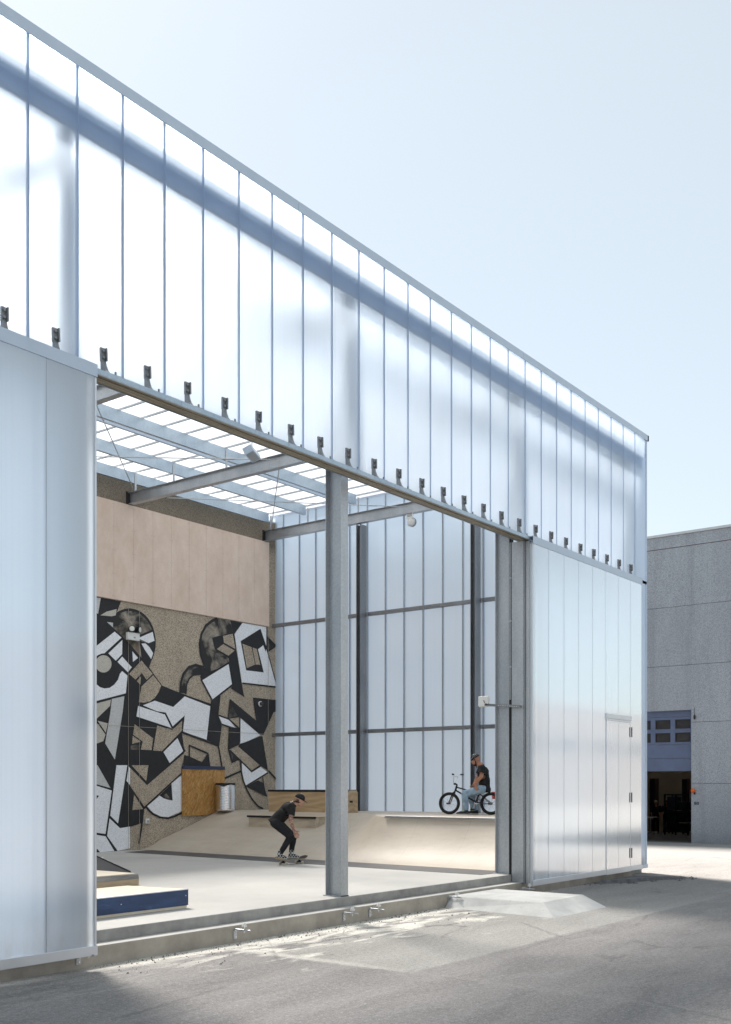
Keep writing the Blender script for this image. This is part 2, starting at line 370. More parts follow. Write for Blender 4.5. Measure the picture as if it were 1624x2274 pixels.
def cloth(name, col, var=0.25, rough=0.9):
    n = N(name); p = n.pos()
    f = n.noise(p, 14, 5, 0.6); c = n.ramp(f, [(0.3, tuple(x * (1 - var) for x in col)), (0.7, tuple(x * (1 + var) for x in col))])
    return n.done(n.pbsdf(c, rough, 0, n.bump(n.noise(p, 24, 4, 0.6, 0.8), 0.5, 0.012)))
cloth('shirt', (0.010, 0.0097, 0.010)); cloth('black_jeans', (0.010, 0.011, 0.014)); cloth('light_jeans', (0.27, 0.37, 0.46), 0.22)
cloth('cap_cloth', (0.012, 0.012, 0.013)); cloth('work_navy', (0.012, 0.013, 0.02))
def skin(name, col, tattoo=False):
    n = N(name); p = n.pos(); f = n.noise(p, 20, 3)
    c = n.ramp(f, [(0.3, tuple(x * 0.88 for x in col)), (0.7, col)])
    if tattoo:
        t = n.ramp(n.noise(p, 26, 4, 0.6, 1.8), [(0.50, 0.0), (0.55, 1.0)])
        c = n.mix(n.math('MULTIPLY', t, 0.85), c, (0.05, 0.055, 0.06))
        r = n.ramp(n.noise(p, 17, 2, 0.5, 1.0), [(0.60, 0.0), (0.64, 1.0)])
        c = n.mix(n.math('MULTIPLY', r, 0.6), c, (0.32, 0.09, 0.06))
    return n.done(n.pbsdf(c, 0.5, 0, None, **{'Subsurface Weight': 0.08, 'Subsurface Radius': (0.02, 0.008, 0.004)}))
skin('skin_pale', (0.56, 0.31, 0.22)); skin('skin_tattoo', (0.56, 0.31, 0.22), True); skin('skin_tan', (0.44, 0.21, 0.13))
simple('hair', (0.10, 0.05, 0.025), 0.6, 0, 0.4, 40); simple('dark_hair', (0.02, 0.014, 0.011), 0.65, 0, 0.4, 60)
n = N('checker_shoe'); ch = n.n('TexChecker'); n.set(ch, 'Vector', n.pos()); n.set(ch, 'Scale', 26.0)
n.set(ch, 'Color1', (0.012, 0.012, 0.012, 1)); n.set(ch, 'Color2', (0.55, 0.55, 0.53, 1)); n.done(n.pbsdf(ch.outputs['Color'], 0.7))
simple('shoe_sole', (0.55, 0.53, 0.48), 0.7); simple('shoe_black', (0.016, 0.017, 0.015), 0.7)
simple('lace_yellow', (0.50, 0.58, 0.04), 0.6); simple('lace_white', (0.6, 0.6, 0.58), 0.7)
n = N('helmet'); f = n.noise(n.pos(), 20, 2, 0.5, 2.0)
n.done(n.pbsdf(n.ramp(f, [(0.64, (0.012, 0.012, 0.014)), (0.66, (0.6, 0.62, 0.64))], 'LINEAR'), 0.12))
simple('maple', (0.50, 0.37, 0.22), 0.5); simple('grip_tape', (0.02, 0.02, 0.02), 0.95); simple('urethane', (0.62, 0.57, 0.42), 0.45)

# ------------------------------------------------------------------ mesh helpers
class MB:
    def __init__(s): s.v = []; s.f = []; s.mi = []; s.cur = 0
    def add(s, vs, fs):
        o = len(s.v); s.v += [tuple(v) for v in vs]
        for f in fs: s.f.append(tuple(i + o for i in f)); s.mi.append(s.cur)
        return s
    def box(s, x0, y0, z0, x1, y1, z1):
        x0, x1 = sorted((x0, x1)); y0, y1 = sorted((y0, y1)); z0, z1 = sorted((z0, z1))
        vs = [(x, y, z) for z in (z0, z1) for y in (y0, y1) for x in (x0, x1)]
        return s.add(vs, [(0, 2, 3, 1), (4, 5, 7, 6), (0, 1, 5, 4), (2, 6, 7, 3), (0, 4, 6, 2), (1, 3, 7, 5)])
    def prism(s, poly, axis, a, b):
        """poly: 2D points in the two other axes (in x,y,z order), extruded along axis from a to b"""
        n = len(poly)
        def mk(p, t):
            q = list(p); q.insert(axis, t); return tuple(q)
        vs = [mk(p, a) for p in poly] + [mk(p, b) for p in poly]
        area = sum(poly[i][0] * poly[(i + 1) % n][1] - poly[(i + 1) % n][0] * poly[i][1] for i in range(n))
        if axis == 1: area = -area
        flip = (area > 0) != (b > a)
        fs = [tuple(range(n))[::-1], tuple(range(n, 2 * n))] + [(i, (i + 1) % n, (i + 1) % n + n, i + n) for i in range(n)]
        if flip: fs = [f[::-1] for f in fs]
        return s.add(vs, fs)
    def tube(s, pts, r, seg=8, caps=True, closed=False):
        pts = [Vector(p) for p in pts]; n = len(pts); rs = r if isinstance(r, (list, tuple)) else [r] * n
        o = len(s.v); prev = None
        for i, p in enumerate(pts):
            if closed: t = (pts[(i + 1) % n] - pts[i - 1])
            else: t = pts[min(i + 1, n - 1)] - pts[max(i - 1, 0)]
            t.normalize()
            if prev is None:
                a = t.cross(Vector((0, 0, 1)))
                if a.length < 0.1: a = t.cross(Vector((1, 0, 0)))
            else: a = prev - t * prev.dot(t)
            a.normalize(); prev = a; b = t.cross(a)
            for k in range(seg):
                th = 2 * math.pi * k / seg
                s.v.append(tuple(p + (a * math.cos(th) + b * math.sin(th)) * rs[i]))
        m = n if closed else n - 1
        for i in range(m):
            for k in range(seg):
                j = (i + 1) % n
                s.f.append((o + i * seg + k, o + i * seg + (k + 1) % seg, o + j * seg + (k + 1) % seg, o + j * seg + k)); s.mi.append(s.cur)
        if caps and not closed:
            s.f.append(tuple(o + k for k in range(seg))[::-1]); s.mi.append(s.cur)
            s.f.append(tuple(o + (n - 1) * seg + k for k in range(seg))); s.mi.append(s.cur)
        return s
    def lathe(s, prof, center=(0, 0, 0), axis='Z', seg=20):
        """prof: (radius, height) pairs"""
        o = len(s.v); cx, cy_, cz = center
        for r, h in prof:
            for k in range(seg):
                th = 2 * math.pi * k / seg; a, b = r * math.cos(th), r * math.sin(th)
                s.v.append({'Z': (cx + a, cy_ + b, cz + h), 'Y': (cx + a, cy_ + h, cz - b), 'X': (cx + h, cy_ + a, cz + b)}[axis])
        for i in range(len(prof) - 1):
            for k in range(seg):
                s.f.append((o + i * seg + k, o + i * seg + (k + 1) % seg, o + (i + 1) * seg + (k + 1) % seg, o + (i + 1) * seg + k)); s.mi.append(s.cur)
        s.f.append(tuple(o + k for k in range(seg))[::-1]); s.mi.append(s.cur)
        s.f.append(tuple(o + (len(prof) - 1) * seg + k for k in range(seg))); s.mi.append(s.cur)
        return s
    def ibeam(s, axis, a, b, c0, c1, width, depth, tf=0.011, tw=0.008, weak=None):
        """I section along axis; (c0,c1) = centre in the other two axes; width across flange (first other axis), depth in second"""
        w, d = width / 2, depth / 2; t = tw / 2
        P = [(-w, -d), (w, -d), (w, -d + tf), (t, -d + tf), (t, d - tf), (w, d - tf), (w, d), (-w, d), (-w, d - tf), (-t, d - tf), (-t, -d + tf), (-w, -d + tf)]
        if weak: P = [(y, x) for x, y in P]
        return s.prism([(c0 + x, c1 + y) for x, y in P], axis, a, b)
    def mesh(s, name, mats, smooth=False):
        me = bpy.data.meshes.new(name); me.from_pydata(s.v, [], s.f)
        mats = [mats] if isinstance(mats, str) else mats
        for m in mats: me.materials.append(MATS[m])
        me.polygons.foreach_set('material_index', s.mi)
        if smooth:
            me.polygons.foreach_set('use_smooth', [True] * len(me.polygons))
        me.update(); return me
    def build(s, name, mats, parent=None, smooth=False, bevel=0, loc=None):
        me = s.mesh(name, mats, smooth)
        bm = bmesh.new(); bm.from_mesh(me)
        bmesh.ops.recalc_face_normals(bm, faces=bm.faces)
        bm.to_mesh(me); bm.free()
        o = put(name, me, parent)
        if bevel:
            md = o.modifiers.new('bevel', 'BEVEL'); md.width = bevel; md.segments = 2; md.limit_method = 'ANGLE'
        if smooth and hasattr(me, 'set_sharp_from_angle'): me.set_sharp_from_angle(angle=R(40))
        if loc: o.location = loc
        return o
WORLD = {}          # things whose parts are written in world coordinates
def wthing(name, label, cat, loc, group=None):
    o = thing(name, label, cat, loc, 0, group); WORLD[o.name] = Matrix.Translation(-Vector(loc)); return o
def put(name, me, parent=None, loc=None, rot=None):
    o = bpy.data.objects.new(name, me); COL.objects.link(o)
    if parent:
        o.parent = parent
        if parent.name in WORLD: o.matrix_parent_inverse = WORLD[parent.name]
    if loc: o.location = loc
    if rot: o.rotation_euler = rot
    return o
def tag(o, label=None, cat=None, group=None, kind=None):
    if label: o['label'] = label
    if cat: o['category'] = cat
    if group: o['group'] = group
    if kind: o['kind'] = kind
    return o
def thing(name, label, cat, loc=(0, 0, 0), rz=0, group=None):
    o = bpy.data.objects.new(name, None); COL.objects.link(o); o.empty_display_size = 0.2
    o.location = loc; o.rotation_euler = (0, 0, rz)
    return tag(o, label, cat, group)
def box(name, mat, d, parent=None, bevel=0): return MB().box(*d).build(name, mat, parent, bevel=bevel)

# ------------------------------------------------------------------ the setting: ground, floor, step
SLAB, TREAD, YW, XE, YF = 0.34, 0.21, 19.86, 21.94, 9.05
m = MB()
gx, gy = [-220, -30, 34.05, 66, 320], [-260, -40, 8, 25, 320]
idx = {}
for i, x in enumerate(gx):
    for j, y in enumerate(gy): idx[i, j] = len(m.v); m.v.append((x, y, 0))
for i in range(4):
    for j in range(4):
        if (i, j) == (2, 2): continue
        m.f.append((idx[i, j], idx[i + 1, j], idx[i + 1, j + 1], idx[i, j + 1])); m.mi.append(0)
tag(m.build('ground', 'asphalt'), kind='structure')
fl = tag(box('concrete_floor', ['slab', 'slab_edge'], (1.6, 9.15, -0.3, XE, YW, SLAB), bevel=0.012), kind='structure')
for p_ in fl.data.polygons:
    if abs(p_.normal.z) < .5: p_.material_index = 1
st_ = tag(box('concrete_step', ['step', 'slab'], (1.6, 8.95, -0.3, 20.98, 9.148, TREAD), bevel=0.012), kind='structure')
for p_ in st_.data.polygons:
    if p_.normal.z > .5: p_.material_index = 1  # paler top face: sunlight on the tread put into its colour
# rain-washed pebbles and crumbs along the foot of the step
m = MB(); rnd = random.Random(3)
for i in range(420):
    x = rnd.uniform(7.0, 13.7); y = 8.93 - abs(rnd.gauss(0, 0.16)) - (rnd.random() < 0.25) * rnd.uniform(0, 0.9)
    r = rnd.choice((0.006, 0.008, 0.010, 0.013, 0.02 if rnd.random() < 0.15 else 0.008))
    a = rnd.uniform(0, 6.28); q = []
    for k in range(5): q.append((x + r * math.cos(a + k * 1.257) * rnd.uniform(0.7, 1.3), y + r * math.sin(a + k * 1.257) * rnd.uniform(0.7, 1.3), -0.002))
    o = [(x + rnd.uniform(-.3, .3) * r, y + rnd.uniform(-.3, .3) * r, r * rnd.uniform(0.7, 1.3))]
    m.add(q + o, [(k, (k + 1) % 5, 5) for k in range(5)])
tag(m.build('gravel', 'pebble'), 'dark crumbs and pebbles scattered along the foot of the concrete step', 'gravel', kind='stuff')
# lifted slab of broken asphalt by the hall's corner
rnd = random.Random(11); m = MB()
base = [(18.75, 8.80), (19.3, 8.40), (20.1, 8.22), (20.75, 7.95), (21.15, 7.75), (21.0, 8.3), (20.6, 8.75), (19.8, 8.9)]
base = [(x + rnd.uniform(-.05, .05), y + rnd.uniform(-.05, .05)) for x, y in base]
cxx = sum(p[0] for p in base) / 8; cyy = sum(p[1] for p in base) / 8
top = [(cxx + (x - cxx) * 0.86, cyy + (y - cyy) * 0.82, 0.055 + rnd.uniform(-.015, .02)) for x, y in base]
m.add([(x, y, -0.01) for x, y in base] + top, [(i, (i + 1) % 8, (i + 1) % 8 + 8, i + 8) for i in range(8)] + [tuple(range(8, 16))])
for i in range(60):
    x, y = base[i % 8]; x += rnd.uniform(-.25, .2); y += rnd.uniform(-.2, .06); r = rnd.uniform(.012, .04)
    m.add([(x - r, y - r, -.002), (x + r, y - r * .8, -.002), (x + r * .7, y + r, -.002), (x - r * .8, y + r, -.002), (x, y, r)], [(0, 1, 4), (1, 2, 4), (2, 3, 4), (3, 0, 4)])
tag(m.build('broken_asphalt', 'asphalt_chunk', bevel=0.006), 'raised slab of broken dark asphalt at the hall corner', 'asphalt')
# concrete ramp in front of the step
m = MB()
b = [(13.74, 8.948), (13.58, 6.95), (15.36, 6.93), (15.36, 8.948)]; t = [(13.95, 8.948), (13.95, 7.34), (15.33, 7.36), (15.33, 8.948)]
m.add([(x, y, -0.02) for x, y in b] + [(x, y, 0.172) for x, y in t], [(3, 2, 1, 0), (4, 5, 6, 7), (0, 1, 5, 4), (1, 2, 6, 5), (2, 3, 7, 6), (3, 0, 4, 7)])
tag(m.build('concrete_ramp', 'mound', bevel=0.02), 'low pale concrete ramp cast against the step by the right door', 'ramp')

# ------------------------------------------------------------------ the polycarbonate hall
hall = wthing('skate_hall', 'tall white translucent polycarbonate hall with steel frame and open front', 'building', (11.7, 9.05, 0))
def panel_mesh(w, h, mat, d=0.04, gap=0.004):
    """a cladding panel: face sheet in the XZ plane with returned edges towards +Y"""
    m = MB(); a, b = gap, w - gap
    m.add([(a, 0, 0), (b, 0, 0), (b, 0, h), (a, 0, h), (a, d, 0), (b, d, 0), (b, d, h), (a, d, h)],
          [(0, 1, 2, 3), (4, 0, 3, 7), (1, 5, 6, 2)])
    return m.mesh('cladding_panel', mat)
Z0, Z1, ZT = 0.16, 6.23, 9.44
PX = [XE - 0.6 * k for k in range(34, -1, -1)]          # joints 1.54 ... 21.94
up = panel_mesh(0.6, ZT - Z1, 'poly_wall'); lo = panel_mesh(0.6, Z1 - Z0 - 0.006, 'poly_wall')
strip_u = MB().box(-0.011, 0.006, 0, 0.011, 0.05, ZT - Z1).mesh('joint_profile', 'poly_end')
strip_l = MB().box(-0.014, 0.006, 0, 0.014, 0.05, Z1 - Z0 - 0.006).mesh('joint_profile', 'alu')
for i, x in enumerate(PX[:-1]):
    put('cladding_panel', up, hall, (x, YF, Z1))
    if i: put('joint_profile', strip_u, hall, (x, YF, Z1))
    if x + 0.6 < 6.95 or x > 16.5:
        put('cladding_panel', lo, hall, (x, YF, Z0))
        if i: put('joint_profile', strip_l, hall, (x, YF, Z0))
# end wall, seen from inside (panels face inwards)
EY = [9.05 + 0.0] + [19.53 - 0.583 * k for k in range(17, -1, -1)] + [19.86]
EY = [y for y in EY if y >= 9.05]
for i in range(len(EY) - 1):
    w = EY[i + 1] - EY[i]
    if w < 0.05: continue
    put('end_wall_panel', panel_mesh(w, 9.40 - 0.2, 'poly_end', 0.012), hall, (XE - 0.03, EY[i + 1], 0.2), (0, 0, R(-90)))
    if i:
        mm = MB(); mm.box(XE - 0.075, EY[i] - 0.009, SLAB, XE - 0.034, EY[i] + 0.009, 9.38); mm.build('end_wall_profile', 'galv', hall)
# same at the far left, outside the picture
for i in range(18):
    put('end_wall_panel', panel_mesh(0.6, 9.2, 'poly_wall'), hall, (1.56, 19.86 - 0.6 * i, 0.2), (0, 0, R(-90)))
for z in (3.30, 6.33):
    box('wall_rail', 'galv_dark', (XE - 0.16, 9.2, z - 0.05, XE - 0.08, YW, z + 0.05), hall, 0.008)
for y in (13.19, 16.63):
    MB().ibeam(2, SLAB, 8.62, XE - 0.29, y, 0.26, 0.135).build('wall_column', 'galv_dark', hall)
    MB().tube([(XE - 0.20, y - 0.12, SLAB), (XE - 0.20, y - 0.12, 8.6)], 0.009, 6).build('conduit', 'grey_plastic', hall)
# roof: panels, joint bars, purlins, beams
RJ = [13.81 + 0.6 * k for k in range(-20, 14)]
RJ = [1.56] + [x for x in RJ if 1.7 < x < XE - 0.1] + [XE]
for i in range(len(RJ) - 1):
    x0, x1 = RJ[i] + 0.004, RJ[i + 1] - 0.004
    mm = MB()
    mm.add([(x0, YF + .05, 9.425), (x1, YF + .05, 9.425), (x1, 20.1, 9.425), (x0, 20.1, 9.425), (x0, YF + .05, 9.46), (x1, YF + .05, 9.46), (x1, 20.1, 9.46), (x0, 20.1, 9.46)],
           [(3, 2, 1, 0), (0, 4, 7, 3), (1, 2, 6, 5)])
    put('roof_panel', mm.mesh('roof_panel', 'poly_roof'), hall)
    if i: MB().box(RJ[i] - 0.016, YF + .60, 9.385, RJ[i] + 0.016, 20.05, 9.422).build('roof_bar', 'galv', hall)
for y in (10.1, 11.75, 13.4, 14.95, 16.62, 18.32, 19.65):
    m = MB(); d, h0, h1 = 0.075, 9.10, 9.36
    m.prism([(y, h0), (y + d, h0), (y + d, h0 + .02), (y + .006, h0 + .02), (y + .006, h1 - .012), (y + d, h1 - .012), (y + d, h1), (y, h1)], 0, 1.7, 21.42 if y > 14 else XE - 0.1)
    m.build('purlin', 'galv_blue', hall)
BX = (2.3, 7.1, 11.93, 16.73, 21.50)
for x in BX:
    yb = 19.82 if x < 20 else 19.84
    MB().ibeam(1, 9.55, yb, x, 8.765, 0.15, 0.275).build('roof_beam', 'galv', hall)
    for y in (10.1, 11.75, 13.4, 14.95, 16.62, 18.32, 19.65):
        MB().box(x - 0.03, y - 0.012, 8.905, x + 0.03, y - 0.002, 9.30).build('purlin_cleat', 'galv', hall)
for a, b in (((16.78, 15.1, 8.61), (21.45, 19.6, 8.86)), ((16.78, 18.6, 8.60), (21.45, 15.05, 8.80)), ((11.98, 15.1, 8.61), (16.68, 19.6, 8.86)), ((11.98, 19.6, 8.60), (16.68, 15.05, 8.80))):
    MB().tube([a, b], 0.011, 6).build('tie_rod', 'galv', hall)
    v = (Vector(b) - Vector(a)); p = Vector(a) + v * 0.83
    MB().tube([p, p + v.normalized() * 0.22], 0.02, 8).build('turnbuckle', 'galv', hall)
# light batten hung under the roof
MB().box(8.0, 17.17, 9.25, 21.2, 17.23, 9.31).build('cable_tray', 'alu_white', hall)
# eave beams just behind the facade, columns
MB().ibeam(0, 1.7, XE - 0.1, 9.185, 8.845, 0.13, 0.19).build('eave_beam', 'eave_shade_blue', hall)
m = MB(); m.box(1.7, 9.16, 8.97, XE - 0.1, 9.24, 9.12); m.build('eave_purlin', 'galv_blue', hall)
for x in (1.95, 6.75, 11.58, 16.28, 21.55):
    zb = SLAB
    MB().ibeam(2, zb, 6.345, x, 9.33, 0.16, 0.28).build('column', 'galv', hall)
    MB().box(x - 0.10, 9.19, SLAB, x + 0.10, 9.50, SLAB + 0.014).build('base_plate', 'galv', hall)
for x in BX: MB().ibeam(2, 6.46, 8.625, x, 9.66, 0.16, 0.16).build('upper_post', 'galv', hall)
# header above the opening, and the door track with its brackets
m = MB(); m.box(1.7, 9.20, 6.35, 21.7, 9.47, 6.38); m.build('header_beam', 'galv', hall)
m = MB()
for y0, y1, z in ((8.835, 8.875, 6.146), (8.892, 8.935, 6.142), (8.95, 9.02, 6.148)): m.box(1.7, y0, z, 20.95, y1, z + 0.035)
m.build('header_soffit', 'soffit', hall)
SEG = [1.7] + [6.95 + 0.6 * k for k in range(1, 25)] + [21.0]
for i in range(len(SEG) - 1):
    a, b = SEG[i] + 0.002, SEG[i + 1] - 0.002
    m = MB(); m.prism([(8.795, 6.14), (8.815, 6.136), (8.815, 6.182), (9.03, 6.182), (9.03, 6.142), (9.042, 6.142), (9.042, 6.194), (8.795, 6.194)], 0, a, b)
    m.build('door_track', 'galv_blue', hall)
m = MB()           # forged bracket: bolted plate, twisted neck, foot on the track
m.box(-0.030, 9.02, 6.40, 0.030, 9.045, 6.545); m.box(0.016, 8.985, 6.405, 0.030, 9.019, 6.54)
m.prism([(9.044, 6.41), (9.012, 6.41), (9.00, 6.36), (8.975, 6.30), (8.93, 6.25), (8.86, 6.228), (8.85, 6.205), (8.96, 6.205), (9.03, 6.25), (9.044, 6.32)], 0, -0.024, 0.024)
m.prism([(-0.03, 8.85), (0.085, 8.845), (0.09, 8.875), (0.03, 8.94), (-0.03, 8.94)], 2, 6.198, 6.222)
m.tube([(0.045, 8.885, 6.215), (0.045, 8.885, 6.27)], 0.011, 6)
for z in (6.44, 6.51): m.tube([(-0.008, 9.02, z), (-0.008, 8.998, z)], 0.015, 6)
brk = m.mesh('track_bracket', 'bracket')
bm = bmesh.new(); bm.from_mesh(brk); bmesh.ops.recalc_face_normals(bm, faces=bm.faces); bm.to_mesh(brk); bm.free()
brk.transform(Matrix.Translation((0, -9.03, -6.4)))
rb = random.Random(5)
for k in range(-6, 26): put('track_bracket', brk, hall, (6.045 + 0.6 * k + rb.uniform(-.006, .006), 9.03, 6.4 + rb.uniform(-.003, .003)), (0, R(rb.uniform(-2.2, 2.2)), 0))
# parapet trim in lengths, with screws
TS = [1.5, 4.4, 10.4, 16.4, 22.0]
for a, b in zip(TS[:-1], TS[1:]):
    m = MB(); m.prism([(YF - 0.035, 9.372), (YF - 0.02, 9.372), (YF - 0.02, 9.47), (YF + 0.10, 9.47), (YF + 0.10, 9.49), (YF - 0.035, 9.49)], 0, a + 0.003, b - 0.003)
    t_ = m.build('parapet_trim', 'alu_white', hall)
    m = MB(); x = a + 0.3
    while x < b: m.tube([(x, YF + 0.0, 9.49), (x, YF + 0.0, 9.498)], 0.009, 6); x += 0.6
    m.build('trim_screws', 'black_steel', t_)
m = MB(); m.box(XE - .0, YF - 0.035, 9.372, XE + 0.06, 20.0, 9.49); m.build('parapet_trim', 'alu_white', hall)
m = MB(); m.prism([(XE - 0.03, YF - 0.012), (XE + 0.012, YF - 0.012), (XE + 0.012, YF + 0.06), (XE + 0.001, YF + 0.06), (XE + 0.001, YF - 0.002), (XE - 0.03, YF - 0.002)], 2, Z0, 9.37); m.build('corner_trim', 'alu_white', hall)
m = MB(); m.box(20.9, YF - 0.03, Z0 - 0.05, XE + 0.02, YF - 0.004, Z0 + 0.03); m.build('base_trim', 'alu_white', hall)
# right jamb: guide plate on the tread, dark seal, rough galvanised strip
m = MB(); m.prism([(16.20, 9.135), (16.20, 8.905), (16.42, 8.905), (16.42, 8.912), (16.208, 8.912), (16.208, 9.128), (16.42, 9.128), (16.42, 9.135)], 2, TREAD, 6.13)
m.build('jamb_channel', 'galv', hall)
box('jamb_seal', 'black_rubber', (16.215, 9.137, TREAD + .02, 16.26, 9.188, 6.22), hall)
box('jamb_edge', 'galv_dark', (16.205, 8.872, 0.2, 16.30, 8.903, 6.12), hall)
box('jamb_strip', 'galv', (16.222, 8.80, 0.2, 16.30, 8.868, 6.12), hall)
m = MB()
for y in (9.172, 9.15): m.tube([(16.19, y, SLAB + 3.05), (16.19, y, 6.13)], 0.007, 6)
for z in (3.95, 4.75, 5.5): m.box(16.18, 9.14, z, 16.20, 9.185, z + 0.03)
m.build('conduit', 'galv', hall)
box('jamb_end', 'galv', (6.62, 8.91, TREAD, 6.9, 9.10, 6.13), hall)

# ------------------------------------------------------------------ the two sliding doors
def sliding_door(label, x0, x1, joints, wicket=None):
    d = wthing('sliding_door', label, 'door', ((x0 + x1) / 2, 8.77, 0.15))
    yo, yi, zb, zt = 8.75, 8.79, 0.155, 6.19
    m = MB(); m.prism([(yo - .012, zt - .115), (yo + .045, zt - .115), (yo + .045, zt - .1), (yo - .004, zt - .1), (yo - .004, zt + .004), (yo + .06, zt + .004), (yo + .06, zt + .014), (yo - .012, zt + .014)], 0, x0 - .004, x1 + .004)
    tt = m.build('top_trim', 'alu_white', d)
    m = MB(); x = x0 + .1
    while x < x1: m.tube([(x, yo + .02, zt + .014), (x, yo + .02, zt + .02)], .008, 6); x += 0.6
    m.build('trim_screws', 'black_steel', tt)
    bx = [(x0 - .004, x1 + .004)] if not wicket else [(x0 - .004, wicket[0] - .004), (wicket[1] + .004, x1 + .004)]
    for a, b in bx: box('bottom_rail', 'alu', (a, yo - .014, zb, b, yi + .02, zb + .10), d, .004)
    for a, b in ((x0 - .004, x0 + .022), (x1 - .022, x1 + .004)): box('edge_profile', 'alu', (a, yo + .002, zb + .101, b, yi + .03, zt - .118), d, .003)
    xs = [x0 + .022] + joints + [x1 - .022]
    for a, b in zip(xs[:-1], xs[1:]):
        if wicket and wicket[0] - .05 < a and b < wicket[1] + .05:
            put('door_panel', panel_mesh(b - a, zt - .1 - 3.30, 'poly_door'), d, (a, yo + .002, 3.30))
        else: put('door_panel', panel_mesh(b - a, zt - zb - .2, 'poly_door'), d, (a, yo + .002, zb + .1))
    for x in joints:
        inw = wicket and wicket[0] + .05 < x < wicket[1] - .05
        box('joint_profile', 'alu', (x - .012, yo + .008, 3.3 if inw else zb + .1, x + .012, yi + .01, zt - .12), d)
    if wicket:
        a, b = wicket
        w = MB(); w.box(a, yo - .016, zb - .005, b, yi + .02, zb + .10); w.box(a, yo - .002, zb + .101, a + .012, yi + .02, 3.16); w.box(b - .012, yo - .002, zb + .101, b, yi + .02, 3.16); w.box(a + .01, yo - .012, 3.16, b - .03, yi + .02, 3.205)
        w = w.build('wicket_door', 'alu', d)
        mid = (a + b) / 2
        put('door_panel', panel_mesh(mid - a - .024, 3.06 - zb, 'poly_door'), w, (a + .023, yo - .004, zb + .1))
        put('door_panel', panel_mesh(b - mid - .022, 3.06 - zb, 'poly_door'), w, (mid, yo - .004, zb + .1))
        box('joint_profile', 'alu', (mid - .012, yo + .004, zb + .1, mid + .012, yi + .012, 3.158), w)
        for z in (0.42, 1.55, 2.88): box('hinge', 'black_steel', (b - .012, yo - .034, z, b + .014, yo - .016, z + .20), w, .003)
        box('lintel_trim', 'alu', (a - .012, yo - .022, 3.21, b + .012, yo + .02, 3.30), d, .003)
        box('seal', 'black_rubber', (a - .008, yo + .006, zb + .11, a - .001, yi + .02, 3.2), d)
    return d
sliding_door('translucent sliding door at the left edge, pushed open', 2.2, 6.94, [6.33 - .6 * k for k in range(6, -1, -1)])
sliding_door('translucent sliding door on the right with a hinged wicket door in it', 16.25, 20.98, [16.25 + .593 * k for k in range(1, 8)], (16.25 + .593 * 5, 16.25 + .593 * 7))

# clamps that hold the closed doors
def clamp(x, label, y=8.948, z=0.10):
    c = wthing('door_clamp', label, 'clamp', (x, y, z), 'swing clamps along the concrete step')
    m = MB(); m.box(x - .028, y - .012, z - .055, x + .028, y, z + .055)
    m.box(x - .028, y - .05, z + .045, x + .028, y - .012, z + .056); m.build('angle_plate', 'galv', c, bevel=.003)
    m = MB()
    for zz in (z - .025, z + .015): m.tube([(x, y - .012, zz), (x, y - .022, zz)], .010, 6)
    m.build('bolts', 'chrome', c)
    MB().tube([(x, y - .02, z + .066), (x + .02, y - .24, z + .060)], .010, 8).build('swing_arm', 'galv', c)
    MB().tube([(x + .012, y - .15, z + .03), (x + .012, y - .15, z + .11)], .007, 8).build('threaded_rod', 'chrome', c)
    m = MB(); k = (x + .012, y - .15, z + .10)
    m.prism([(k[0] + math.cos(i * math.pi / 5) * (.036 if i % 2 == 0 else .022), k[1] + math.sin(i * math.pi / 5) * (.036 if i % 2 == 0 else .022)) for i in range(10)], 2, k[2], k[2] + .028)
    m.tube([(k[0], k[1], k[2] + .028), (k[0], k[1], k[2] + .05)], .018, 8)
    m.build('star_knob', 'white_plastic', c, bevel=.004)
for x, l in ((9.15, 'white-knobbed clamp on the step in front of the blue skate box'), (11.25, 'white-knobbed clamp on the step, just left of the centre column base'),
             (11.84, 'white-knobbed clamp on the step, just right of the centre column base'), (13.88, 'white-knobbed clamp on the step where the concrete ramp begins'),
             (6.86, 'clamp on the step half under the corner of the left sliding door')): clamp(x, l)
clamp(16.12, 'clamp hanging under the left corner of the right sliding door', 8.90, 0.06)

# ------------------------------------------------------------------ old concrete building with the mural
old = wthing('concrete_building', 'old exposed-aggregate concrete building whose wall closes the hall behind', 'building', (15, YW, 0))
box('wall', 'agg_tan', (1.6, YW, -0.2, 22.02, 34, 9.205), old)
# pilaster-like joint lines of the precast units
for x, w in ((16.675, .006), (17.015, .007), (21.60, .009)):
    box('vertical_joint', 'step', (x - w / 2, YW - 0.028, SLAB, x + w / 2, YW - 0.024, 6.28), old)
box('horizontal_joint', 'step', (15.2, YW - .030, 3.305, 21.93, YW - .0262, 3.313), old)
for i in range(18):
    x1 = 21.62 - .6 * i; 
    box('cladding_board', 'pink_board', (x1 - .597, YW - .045, 6.29, x1, YW - .002, 8.61), old, .002)
    if i < 11:
        m = MB()
        for sx in (.03, .567):
            for sz in (6.36, 6.9, 7.45, 8.0, 8.54): m.tube([(x1 - sx, YW - .045, sz), (x1 - sx, YW - .047, sz)], .007, 6)
        m.build('board_screws', 'galv_dark', old)
box('roof_trim', 'alu', (1.6, YW + .01, 9.206, 22.1, 20.4, 9.24), old)
for x in (11.93, 16.73, 21.50): box('beam_pocket', 'dark_void', (x - .11, YW - .006, 8.58, x + .11, YW - .0005, 8.93), old)
